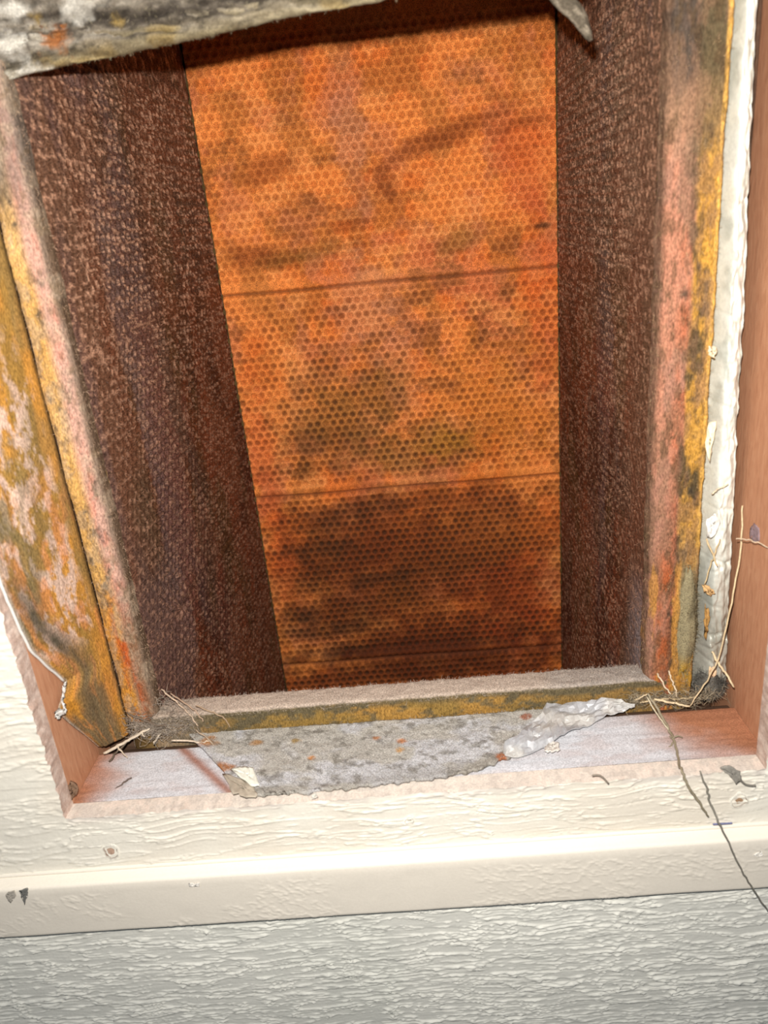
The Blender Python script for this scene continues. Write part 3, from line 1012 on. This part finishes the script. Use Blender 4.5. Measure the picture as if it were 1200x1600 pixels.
# ---- bright foil strip between the right board and the stud
zt = axis_pts((-0.318, 0.14, 0.0010))
us = np.linspace(0, 1, 44)
Uu, Zz = np.meshgrid(us, zt, indexing='ij')
xr = np.interp(Zz, [-0.32, -0.256, -0.17, -0.073, 0.049, 0.14], [0.1962, 0.1935, 0.1912, 0.1892, 0.1846, 0.182])
xl = 0.1738 + 0 * Zz
Xg = xl + (xr - xl) * Uu
Yg = 0.0880 - 0.0215 * sst(0.05, 0.45, Uu) + 0.003 * sst(0.7, 1.0, Uu)
crimp = np.zeros_like(Zz)
rs = np.random.RandomState(31)
for zc in np.sort(rs.uniform(-0.31, 0.13, 17)):
    zz = zc + 0.012 * (Uu - 0.5) * rs.uniform(-1, 1)
    crimp += rs.uniform(0.4, 1.2) * np.exp(-((Zz - zz) / 0.0011) ** 2)
cr = fbm(Uu * 3, Zz * 60, 660, 3)
Yg += 0.0024 * crimp * (1 - 0.6 * Uu) + 0.008 * np.abs(cr - 0.5) + 0.0016 * (fbm(Uu * 6, Zz * 130, 665, 2) - 0.5)
c = full(Uu.shape, lin(226, 230, 222))
c = mix(c, lin(170, 176, 166), sst(0.5, 0.7, fbm(Uu * 4, Zz * 40, 670, 4)) * 0.6)
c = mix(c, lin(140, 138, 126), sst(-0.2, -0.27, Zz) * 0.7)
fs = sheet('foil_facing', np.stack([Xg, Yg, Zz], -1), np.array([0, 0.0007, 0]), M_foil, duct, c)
fs['label'] = 'crinkled silver foil strip between the board edge and the stud'


def scrap(name, pts_px, depth, mat, colr, parent, seed, amp=0.0012, plane='Y', th=(0, 0.0006, 0)):
    """small torn piece: ragged outline filled as a crumpled fan, with thickness"""
    f = {'Y': onY, 'Z': onZ, 'X': onX}[plane]
    rim = np.array([f(x, y, depth) for x, y in pts_px])
    k = len(rim)
    rr = []
    for i in range(k):
        a, b = rim[i], rim[(i + 1) % k]
        for t in (0, 0.25, 0.5, 0.75):
            rr.append(a * (1 - t) + b * t)
    rim = np.array(rr)
    rs = np.random.RandomState(seed)
    rim += rs.randn(*rim.shape) * amp * 0.25
    cen = rim.mean(0)
    rings = []
    for t in (1.0, 0.8, 0.6, 0.4, 0.2, 0.05):
        q = cen + (rim - cen) * t
        q = q + rs.randn(*q.shape) * amp * 0.35 * np.array([0.6, 1, 1])
        rings.append(q)
    P = np.array(rings + [])
    P = np.concatenate([P, P[:, :1]], 1)
    c = full(P.shape[:2], colr) * rs.uniform(0.85, 1.1, P.shape[:2])[..., None]
    return sheet(name, P, np.array(th), mat, parent, c)


for i, (pts, cl, mt) in enumerate([
    ([(1104, 812), (1118, 800), (1125, 818), (1112, 842), (1105, 838)], lin(236, 236, 232), M_foil),
    ([(1106, 660), (1120, 658), (1114, 690), (1108, 720), (1103, 700)], lin(238, 226, 196), M_paper),
    ([(1098, 914), (1112, 918), (1119, 928), (1110, 931), (1099, 923)], lin(206, 170, 120), M_paper),
    ([(1108, 540), (1122, 545), (1116, 560), (1107, 556)], lin(230, 210, 180), M_paper),
    ([(1102, 945), (1109, 958), (1107, 980), (1103, 1000), (1100, 970)], lin(176, 136, 80), M_paper),
    ([(1108, 1040), (1120, 1045), (1117, 1062), (1108, 1058)], lin(226, 196, 160), M_paper),
]):
    scrap('torn_scrap', pts, 0.0655, mt, cl, fs, 40 + i)

# grey fluff tuft bulging from the lower right board edge, dark lint in the corner behind the sill
for nm, cx, cy, cz, rx, ry, rz, cl, par in (('fibre_tuft', 0.1670, 0.0700, -0.262, 0.0065, 0.006, 0.042, lin(150, 140, 110), er),
                                            ('lint_clump', 0.1850, 0.0700, -0.3085, 0.0095, 0.007, 0.0090, lin(104, 102, 96), er)):
    a = np.linspace(0, 2 * math.pi, 41)
    b = np.linspace(-math.pi / 2, math.pi / 2, 40)
    Aa, Bb = np.meshgrid(a, b, indexing='ij')
    rr = 1 + 0.45 * (fbm(np.cos(Aa) * 3 + 5, Bb * 4 + np.sin(Aa) * 3, 680, 4) - 0.5)
    P = np.stack([cx + rx * rr * np.cos(Bb) * np.cos(Aa), cy + ry * rr * np.cos(Bb) * np.sin(Aa), cz + rz * rr * np.sin(Bb)], -1)
    c = full(Aa.shape, cl)
    nn = fbm(P[..., 0] * 180, P[..., 2] * 60, 685, 4)
    c = mix(c, cl * 0.45, sst(0.5, 0.65, nn))
    c = mix(c, lin(186, 146, 48), sst(-0.28, -0.295, P[..., 2]) * (nm == 'fibre_tuft') * 0.9)
    o = grid(nm, P, M_wool, par, c)
    rs = np.random.RandomState(50)
    N = 1500
    iu, iv = rs.randint(0, 41, N), rs.randint(2, 38, N)
    dd = P[iu, iv] - np.array([cx, cy, cz])
    dd /= np.linalg.norm(dd, axis=1)[:, None]
    fibres('fibre_fuzz', P[iu, iv], dd * 0.5 + rs.randn(N, 3) * np.array([0.5, 0.5, 1.0]), rs.uniform(0.001, 0.005, N), 0.00010, M_fuzz, o if False else par, 51,
           cl[None] * rs.uniform(0.4, 1.4, (N, 1)))

# ---- torn thick facing hanging across the top, close to the lens
lip = np.array([(-260, 172, 0.072), (-120, 148, 0.072), (0, 125, 0.073), (100, 101, 0.075), (190, 84, 0.073), (280, 65, 0.069), (360, 48, 0.061), (450, 25, 0.048), (545, 8, 0.027),
                (640, -10, 0.010), (740, -27, 0.002), (868, -48, -0.002), (960, -76, -0.002)])
E0 = np.array([onY(x, y, Y) for x, y, Y in lip])
E0 = smooth_path(E0, 24)
m = len(E0)
offs = np.array([(0.030, 0.022), (0.024, 0.008), (0.016, 0.003), (0.008, 0.001), (0.002, 0.0), (0.0, 0.0006), (-0.002, 0.0030), (-0.0035, 0.0070), (-0.006, 0.011), (-0.010, 0.016), (-0.013, 0.022),
                 (-0.015, 0.030), (-0.016, 0.042), (-0.014, 0.056), (-0.008, 0.075)])
dd = np.concatenate([[0], np.cumsum(np.hypot(*np.diff(offs, axis=0).T))])
sv = np.linspace(0, dd[-1], 90)
oy, oz = np.interp(sv, dd, offs[:, 0]), np.interp(sv, dd, offs[:, 1])
P = E0[:, None, :] + np.zeros((1, 90, 3))
P[..., 1] += oy[None]
P[..., 2] += oz[None]
ss = np.arange(m)[:, None] / m + 0 * sv[None]
xx = P[..., 0]
nn = fbm(xx * 50, sv[None] * 170 + xx * 22, 700, 5, 0.6)
amt = sst(0.036, 0.046, sv[None] + 0 * xx)
P[..., 1] -= amt * 0.012 * (nn - 0.5) * 2
P[..., 2] += amt * 0.002 * (fbm(xx * 90, sv[None] * 90, 705, 3) - 0.5)
P[..., 2] += (1 - amt) * 0.0014 * (fbm(xx * 260, sv[None] * 60, 708, 3) - 0.5)
c = full(xx.shape, lin(118, 110, 98))
st = fbm(xx * 24, sv[None] * 260 + xx * 30, 710, 4)
c = mix(c, lin(58, 52, 46), sst(0.48, 0.62, st) * 0.9)
c = mix(c, lin(168, 162, 150), sst(0.5, 0.34, st) * 0.8)
edge = np.exp(-((sv[None] + 0 * xx - 0.0405) / 0.0050) ** 2)
c = mix(c, lin(150, 138, 108), edge * 0.8)
c = mix(c, lin(140, 118, 68), edge * sst(0.5, 0.65, fbm(xx * 60, sv[None] * 50, 715, 3)) * 0.6)
for x, y, r, cl in ((72, 52, .0075, (150, 92, 44)), (40, 26, .004, (150, 124, 66)), (170, 24, .003, (140, 118, 70))):
    q = onY(x, y, 0.058)
    b = 1 - sst(0.3, 1.3, np.hypot(xx - q[0], (P[..., 2] - q[2]) * 1.3) / r + 3.0 * (fbm(xx * 160, P[..., 2] * 220, 718, 5, 0.65) - 0.5))
    c = mix(c, lin(*cl), b * 0.9)
crk = np.exp(-((fbm(xx * 45, sv[None] * 190 + xx * 25, 712, 4, 0.55) - 0.5) / 0.035) ** 2) * amt
c = mix(c, lin(46, 42, 38), crk * 0.7)
for x, y, r in ((112, 12, .007), (10, 10, .006), (30, 108, .010), (5, 60, .008)):
    q = onY(x, y, 0.058)
    b = 1 - sst(0.3, 1.3, np.hypot(xx - q[0], (P[..., 2] - q[2]) * 1.5) / r + 2.4 * (fbm(xx * 130, P[..., 2] * 190, 719, 5, 0.65) - 0.5))
    c = mix(c, lin(196, 193, 184), b * 0.85)
c = mix(c, lin(104, 70, 50), sst(0.026, 0.018, sv[None] + 0 * xx))
tl = sheet('torn_flap', P, np.array([0, 0.003, 0.004]), M_wool, duct, c)
tl['label'] = 'thick grey and cream torn facing hanging along the top of the opening'
rs = np.random.RandomState(60)
N = 1500
iu = rs.randint(0, m, N)
iv = rs.randint(28, 46, N)
dirs = rs.randn(N, 3) * np.array([0.8, 0.6, 0.8]) + np.array([0, -0.2, -0.7])
fibres('fibre_fuzz', P[iu, iv], dirs, rs.uniform(0.0006, 0.0018, N), 0.00010, M_fuzz, tl, 61, lin(150, 140, 112)[None] * rs.uniform(0.5, 1.2, (N, 1)))

# ragged tongue of facing on the right
cl_ = np.array([onY(820, -150, 0.072), onY(848, -70, 0.068), onY(876, -12, 0.064), onY(903, 18, 0.062), onY(917, 42, 0.062), onY(926, 62, 0.064)])
pth = smooth_path(cl_, 8)
wd = np.interp(np.linspace(0, 1, len(pth)), [0, 0.4, 0.7, 0.9, 1], [0.008, 0.005, 0.0036, 0.0020, 0.0004])
w = np.linspace(-1, 1, 14)
side = np.array([0.8, 0.1, 0.55])
P = pth[:, None] + side[None, None] * (wd[:, None] * w[None])[..., None]
P[..., 1] += 0.003 * (w[None] ** 2) + 0.0012 * (fbm(np.arange(len(pth))[:, None] * 0.4 + 0 * w[None], w[None] * 3 + 0 * wd[:, None], 720, 3) - 0.5)
c = full(P.shape[:2], lin(92, 84, 72))
c = mix(c, lin(140, 130, 114), sst(0.45, 0.6, fbm(np.arange(len(pth))[:, None] * 0.3 + 0 * w[None], w[None] * 2.0 + 0 * wd[:, None], 725, 3)) * 0.8)
o = sheet('torn_tongue', P, np.array([0, 0.0016, 0]), M_wool, duct, c)

# ------------------------------------------------------------------ loose scraps on the sill
# crumpled foil
tp = [(992, 1104), (965, 1095), (930, 1097), (890, 1098), (852, 1097), (846, 1118), (822, 1133), (812, 1152), (786, 1164), (787, 1176)]
bt = [(992, 1106), (950, 1120), (905, 1139), (880, 1150), (868, 1158), (850, 1166), (828, 1176), (812, 1181), (800, 1184), (790, 1182)]
nu, nv = 34, 10
u = np.linspace(0, 1, nu)
A = np.array([onZ(x, y, -0.3120) for x, y in poly_u(tp, u)])
B = np.array([onZ(x, y, -0.3150) for x, y in poly_u(bt, u)])
v = np.linspace(0, 1, nv)
P = A[:, None] * (1 - v[None, :, None]) + B[:, None] * v[None, :, None]
rs = np.random.RandomState(77)
P[1:-1, 1:-1, :2] += rs.randn(nu - 2, nv - 2, 2) * 0.0007
P[..., 2] += 0.0005 * rs.randn(nu, nv) + 0.0065 * (fbm(P[..., 0] * 45 + P[..., 1] * 60, P[..., 1] * 140 - P[..., 0] * 40, 740, 2) - 0.4)
P[..., 2] = np.maximum(P[..., 2], -0.3155)
c = full(P.shape[:2], lin(178, 180, 184))
c = mix(c, lin(206, 205, 200), sst(0.45, 0.65, fbm(P[..., 0] * 40, P[..., 1] * 60, 750, 3)) * 0.8)
o = sheet('foil_scrap', P, np.array([0, 0, -0.0007]), M_foil_matt, None, c)
o.data.polygons.foreach_set('use_smooth', np.zeros(len(o.data.polygons), bool))
tag(o, 'crumpled silver foil scrap lying on the sill', 'foil scrap')

o = scrap('paper_scrap', [(360, 1201), (378, 1197), (396, 1199), (405, 1228), (392, 1227)], -0.3125, M_paper, lin(232, 234, 222), None, 71, 0.0006, 'Z', (0, 0, -0.0006))
tag(o, 'small white paper scrap at the left end of the grey facing', 'paper scrap')
o = scrap('plastic_scrap', [(347, 1206), (372, 1216), (397, 1231), (403, 1243), (385, 1246), (366, 1240)], -0.3140, M_paper, lin(176, 166, 150), None, 72, 0.0010, 'Z', (0, 0, -0.0006))
tag(o, 'dusty grey triangular scrap below the white paper scrap', 'scrap')
o = scrap('curled_scrap', [(852, 1166), (862, 1156), (874, 1160), (874, 1170), (862, 1175), (850, 1173)], -0.3145, M_foil, lin(226, 222, 214), None, 73, 0.0010, 'Z', (0, 0, -0.0006))
tag(o, 'tiny curled foil bit in front of the crumpled foil scrap', 'foil scrap')


# ------------------------------------------------------------------ straws and twigs
C_ST = lin(214, 192, 152)
C_GR = lin(176, 166, 150)
C_DK = lin(96, 84, 70)


def straw(name, pts, rad, label, group=None, colr=C_ST, seed=0, jit=0.00025, cat='straw', twigs=()):
    P = smooth_path(pts, 5, seed, jit)
    r = np.interp(np.linspace(0, 1, len(P)), [0, 0.15, 0.85, 1], [0.8, 1, 0.85, 0.5]) * rad
    V, F = tube_vf(P, r, 6)
    rs = np.random.RandomState(seed)
    c = full((len(V),), colr) * rs.uniform(0.8, 1.12, (len(V), 1))
    o = build(name, V, F, M_straw, None, c)
    tag(o, label, cat, group)
    for tw in twigs:
        Pt = smooth_path(tw, 4, seed + 5, jit)
        Vt, Ft = tube_vf(Pt, np.linspace(1, 0.4, len(Pt)) * rad * 0.7, 5)
        build('side_twig', Vt, Ft, M_straw, o, full((len(Vt),), colr * 0.9))
    return o


y_ = onY
GL = 'dry twigs in the left corner of the sill'
GRt = 'dry straws in the right corner of the sill'
straw('forked_twig', [y_(162, 1177, 0.050), y_(185, 1165, 0.053), y_(205, 1154, 0.056), y_(234, 1138, 0.060)], 0.0011, 'pale forked twig poking over the sill at the left corner', GL, lin(206, 192, 172), 1, twigs=([y_(184, 1166, 0.053), y_(190, 1175, 0.050), y_(199, 1184, 0.047)], [y_(222, 1145, 0.058), y_(226, 1152, 0.056)]))
straw('dark_twig', [y_(170, 1190, 0.047), y_(182, 1176, 0.050), y_(198, 1160, 0.055)], 0.0007, 'short dark twig under the pale forked twig', GL, C_DK, 2)
straw('dry_straw', [y_(252, 1077, 0.074), y_(275, 1096, 0.070), y_(296, 1116, 0.066), y_(310, 1135, 0.064)], 0.0006, 'straw leaning in front of the brown liner, left of a shorter pair', GL, lin(190, 168, 146), 3)
straw('dry_straw', [y_(266, 1083, 0.074), y_(288, 1098, 0.069), y_(308, 1114, 0.065), y_(318, 1128, 0.063)], 0.0005, 'thin straw just right of the leaning straw by the brown liner', GL, lin(176, 150, 128), 4)
straw('dry_straw', [y_(306, 1103, 0.067), y_(330, 1112, 0.065), y_(350, 1122, 0.064), y_(359, 1137, 0.063)], 0.0005, 'curved straw over the left end of the yellow board face', GL, lin(170, 146, 120), 5)
straw('dry_straw', [y_(305, 1140, 0.063), y_(325, 1155, 0.057), y_(342, 1175, 0.050), y_(356, 1195, 0.045)], 0.0006, 'straw running down the grey facing towards the white paper scrap', GL, lin(168, 150, 130), 6)
straw('dry_straw', [y_(268, 1157, 0.0575), y_(290, 1157, 0.0585), y_(312, 1160, 0.058), y_(328, 1158, 0.057)], 0.0007, 'short pale straw lying level at the sill edge', GL, lin(206, 190, 170), 7)
straw('dry_straw', [y_(240, 1163, 0.0580), y_(246, 1153, 0.059), y_(252, 1146, 0.061)], 0.0008, 'stubby pale straw over the dark gap behind the sill', GL, lin(190, 178, 160), 8)
straw('dark_twig', [y_(198, 1113, 0.066), y_(222, 1125, 0.063), y_(245, 1133, 0.062), y_(262, 1134, 0.062)], 0.0007, 'dark twig below the red tip of the left board edge', GL, lin(110, 96, 82), 9)
straw('dark_twig', [y_(335, 1200, 0.043), y_(358, 1212, 0.039), y_(382, 1222, 0.036), y_(402, 1234, 0.033)], 0.00055, 'dark thin twig under the white paper scrap', GL, lin(96, 78, 60), 10)
straw('dark_twig', [y_(176, 1237, 0.022), y_(190, 1226, 0.026), y_(206, 1215, 0.030)], 0.0006, 'short dark splinter on the pale left end of the sill', GL, lin(96, 82, 74), 11)
straw('dry_straw', [y_(336, 1215, 0.036), y_(355, 1235, 0.028), y_(374, 1247, 0.023), y_(395, 1244, 0.022)], 0.0005, 'thin bent straw at the front edge of the sill', GL, lin(150, 136, 116), 12)

straw('long_straw', [y_(1160, 790, 0.060), y_(1158, 850, 0.055), y_(1150, 905, 0.052), y_(1138, 965, 0.050), y_(1122, 1030, 0.050), y_(1100, 1070, 0.051), y_(1078, 1103, 0.050)], 0.00055, 'long bowed straw standing in front of the foil strip', GRt, lin(220, 198, 160), 13)
straw('dry_straw', [y_(1112, 1018, 0.060), y_(1125, 1040, 0.054), y_(1138, 1058, 0.047), y_(1147, 1074, 0.043)], 0.0008, 'short thick straw leaning against the bare stud', GRt, lin(216, 196, 160), 14)
straw('dry_straw', [y_(1104, 842, 0.062), y_(1112, 862, 0.061), y_(1121, 885, 0.060)], 0.0006, 'short straw across the foil strip below the white foil scrap', GRt, lin(214, 190, 148), 15)
straw('dry_straw', [y_(1125, 842, 0.062), y_(1116, 868, 0.062), y_(1108, 890, 0.062), y_(1101, 913, 0.062)], 0.0005, 'thin straw crossing another one on the foil strip', GRt, lin(200, 180, 140), 16)
straw('dry_straw', [y_(1112, 772, 0.063), y_(1124, 764, 0.062), y_(1138, 756, 0.061)], 0.0005, 'tiny straw high on the foil strip', GRt, lin(220, 204, 176), 17)
straw('dry_straw', [y_(1150, 842, 0.045), y_(1166, 843, 0.040), y_(1184, 848, 0.034), y_(1206, 858, 0.028)], 0.0004, 'fine straw lying across the knot of the bare stud', GRt, lin(206, 186, 160), 18)
straw('dry_straw', [y_(1022, 1092, 0.056), y_(1045, 1097, 0.055), y_(1062, 1101, 0.053), y_(1078, 1104, 0.052)], 0.0008, 'pale straw lying level at the back of the sill', GRt, lin(222, 202, 166), 19)
straw('dry_straw', [y_(1000, 1098, 0.060), y_(1030, 1093, 0.060), y_(1060, 1092, 0.060), y_(1090, 1088, 0.060)], 0.0006, 'thin straw behind the level pale straw', GRt, lin(196, 176, 140), 20)
straw('dry_straw', [y_(1027, 1052, 0.066), y_(1035, 1066, 0.064), y_(1043, 1078, 0.062), y_(1048, 1085, 0.060)], 0.0006, 'left of two short upright straws in the right corner', GRt, lin(216, 198, 170), 21)
straw('dry_straw', [y_(1045, 1048, 0.066), y_(1049, 1062, 0.064), y_(1054, 1075, 0.062), y_(1058, 1090, 0.060)], 0.0006, 'right of two short upright straws in the right corner', GRt, lin(216, 198, 170), 22)
straw('dry_straw', [y_(992, 1094, 0.062), y_(1004, 1088, 0.060), y_(1014, 1084, 0.060)], 0.0006, 'short straw at the right tip of the crumpled foil', GRt, lin(200, 182, 150), 23)
# hanging stalks
straw('hanging_stalk', [y_(1012, 1084, 0.058), y_(1025, 1104, 0.053), y_(1042, 1134, 0.040), y_(1053, 1155, 0.028), y_(1060, 1185, 0.012), y_(1066, 1206, -0.003), y_(1078, 1232, -0.005), y_(1095, 1258, -0.006), y_(1107, 1276, -0.006)], 0.0009,
      'bent stalk with a small seed head hanging over the sill', None, lin(150, 140, 118), 24, cat='stalk',
      twigs=([y_(1052, 1154, 0.028), y_(1060, 1150, 0.028), y_(1066, 1153, 0.028)], [y_(1054, 1160, 0.027), y_(1048, 1166, 0.025), y_(1044, 1168, 0.025)], [y_(1052, 1156, 0.028), y_(1046, 1150, 0.028)]))
straw('hanging_stalk', [y_(1094, 1205, -0.004), y_(1104, 1232, -0.005), y_(1113, 1262, -0.007), y_(1126, 1290, -0.012), y_(1146, 1335, -0.013), y_(1166, 1372, -0.013), y_(1186, 1402, -0.011), y_(1208, 1434, -0.010)], 0.0006,
      'long thin stalk hanging down across the trim band', None, lin(132, 128, 118), 25, cat='stalk')
straw('fine_thread', [y_(1010, 1088, 0.058), y_(1024, 1112, 0.048), y_(1036, 1130, 0.040), y_(1046, 1142, 0.036)], 0.0005, 'fine straw lying alongside the bent stalk', GRt, lin(206, 196, 170), 26)


# lint tangle in the left corner: far too many strands to count
rs = np.random.RandomState(80)
N = 900
cx = np.array([y_(225, 1140, 0.063), y_(255, 1138, 0.064), y_(285, 1128, 0.066), y_(210, 1122, 0.066), y_(250, 1100, 0.074)])
ci = rs.choice(5, N, p=[0.25, 0.28, 0.2, 0.15, 0.12])
pts = cx[ci] + rs.randn(N, 3) * np.array([0.006, 0.0025, 0.004])
o = fibres('lint_tangle', pts, rs.randn(N, 3) * np.array([1, 0.6, 0.6]), rs.uniform(0.002, 0.009, N), 0.00016, M_fuzz, None, 81,
           (lin(172, 160, 146)[None] * rs.uniform(0.5, 1.3, (N, 1))))
tag(o, 'grey lint and grass tangle in the left corner of the sill', 'lint')
N = 700
cx = np.array([y_(1070, 1095, 0.060), y_(1040, 1090, 0.062), y_(1100, 1085, 0.062), y_(1000, 1092, 0.064)])
ci = rs.choice(4, N)
pts = cx[ci] + rs.randn(N, 3) * np.array([0.006, 0.002, 0.0018])
o = fibres('lint_tangle', pts, rs.randn(N, 3) * np.array([1, 0.6, 0.6]), rs.uniform(0.002, 0.008, N), 0.00015, M_fuzz, None, 82,
           (lin(186, 172, 146)[None] * rs.uniform(0.25, 1.2, (N, 1))))
tag(o, 'dry grass tangle in the right corner of the sill', 'lint')


# ------------------------------------------------------------------ nail holes, chips and smudges on the siding
def pit(name, x, y, r, Y0, parent, seed, rimc, ring_shade, squash=1.0):
    """chipped nail hole: raised ragged ring with a sunken middle"""
    c0 = onY(x, y, Y0)
    rs = np.random.RandomState(seed)
    k = 22
    a = np.linspace(0, 2 * math.pi, k, endpoint=False)
    wob = 1 + 0.55 * (fbm(3 + 1.3 * np.cos(a), 3 + 1.3 * np.sin(a) + seed * 5, 760, 2) - 0.5) * 2
    V, C = [], []
    for t, h, cl in ((1.5, 0.0004, C_SIDE), (1.15, -0.0013, C_SIDE), (1.0, -0.0002, ring_shade), (0.72, 0.0001, rimc * 0.8), (0.40, -0.0005, rimc), (0.05, -0.0003, rimc * 0.85)):  # dark ring paints a shadow border round the core
        for i in range(k):
            V.append(c0 + np.array([math.cos(a[i]) * r * t * wob[i], h, math.sin(a[i]) * r * t * wob[i] * squash]))
            C.append(cl)
    F = []
    for j in range(5):
        for i in range(k):
            i2 = (i + 1) % k
            F.append([j * k + i, j * k + i2, (j + 1) * k + i2, (j + 1) * k + i])
    F.append([5 * k + i for i in range(k)])
    return build(name, np.array(V), F, M_cut, parent, np.array(C))


pit('nail_hole', 173, 1330, 0.0032, 0.0, wall, 1, lin(190, 160, 140), lin(120, 96, 82), 1.4)['label'] = 'chipped nail hole with bare brown core'
pit('nail_hole', 640, 1280, 0.0026, 0.0, wall, 2, lin(196, 186, 172), lin(120, 114, 106), 0.8)
pit('nail_hole', 1155, 1251, 0.0034, 0.0, wall, 3, lin(170, 138, 110), lin(96, 72, 52), 1.2)
cl = lin(236, 232, 224)
for nm, pts, Y0, cc, par in (('paint_chip', [(295, 1381), (312, 1380), (311, 1385), (296, 1386)], -0.0100, lin(244, 240, 232), trim),
                             ('paint_chip', [(1177, 1336), (1190, 1331), (1193, 1336), (1182, 1340)], -0.0100, lin(244, 240, 232), trim),
                             ('dirt_smudge', [(9, 1396), (22, 1392), (25, 1400), (16, 1412), (10, 1404)], -0.0098, lin(176, 170, 160), trim),
                             ('dirt_smudge', [(30, 1392), (43, 1388), (44, 1398), (38, 1414), (33, 1402)], -0.0098, lin(122, 122, 118), trim),
                             ('dirt_clot', [(1125, 1200), (1140, 1196), (1156, 1206), (1160, 1220), (1150, 1226), (1142, 1214)], -0.0020, lin(150, 146, 138), wall),
                             ('paint_chip', [(486, 1243), (494, 1239), (497, 1246), (488, 1250)], -0.0012, lin(226, 222, 212), wall)):
    scrap(nm, pts, Y0, M_cut, cc, par, int(abs(pts[0][0])), 0.0005, 'Y', (0, 0.0006, 0))
V, F = tube_vf(smooth_path([y_(1155, 1217, -0.002), y_(1165, 1226, -0.002), y_(1181, 1228, -0.003)], 4), np.full(9, 0.0007), 5)
build('dirt_strand', V, F, M_straw, wall, full((len(V),), lin(120, 116, 108)))
V, F = tube_vf(smooth_path([y_(925, 1212, -0.001), y_(938, 1212, -0.0015), y_(951, 1225, -0.002)], 4), np.full(9, 0.0006), 5)
build('paint_curl', V, F, M_straw, wall, full((len(V),), lin(140, 130, 118)))
V, F = tube_vf(smooth_path([y_(1114, 1288, -0.002), y_(1130, 1287, -0.002), y_(1144, 1286, -0.002)], 4), np.full(9, 0.0006), 5)
build('pencil_mark', V, F, M_straw, wall, full((len(V),), lin(120, 124, 160)))
# greyish resin knot on the bare stud
scrap('knot', [(1172, 826), (1178, 818), (1186, 826), (1187, 846), (1178, 848), (1171, 840)], 0.1968, M_cut, lin(150, 130, 136), st_r, 91, 0.0006, 'X', (0.0005, 0, 0))
# dark torn fibre in the lower left corner of the hole
scrap('torn_fibre', [(104, 1230), (112, 1222), (121, 1230), (118, 1242), (110, 1252), (105, 1244)], 0.0120, M_cut, lin(134, 108, 88), st_l, 92, 0.0018, 'Y', (0, 0.0015, 0))
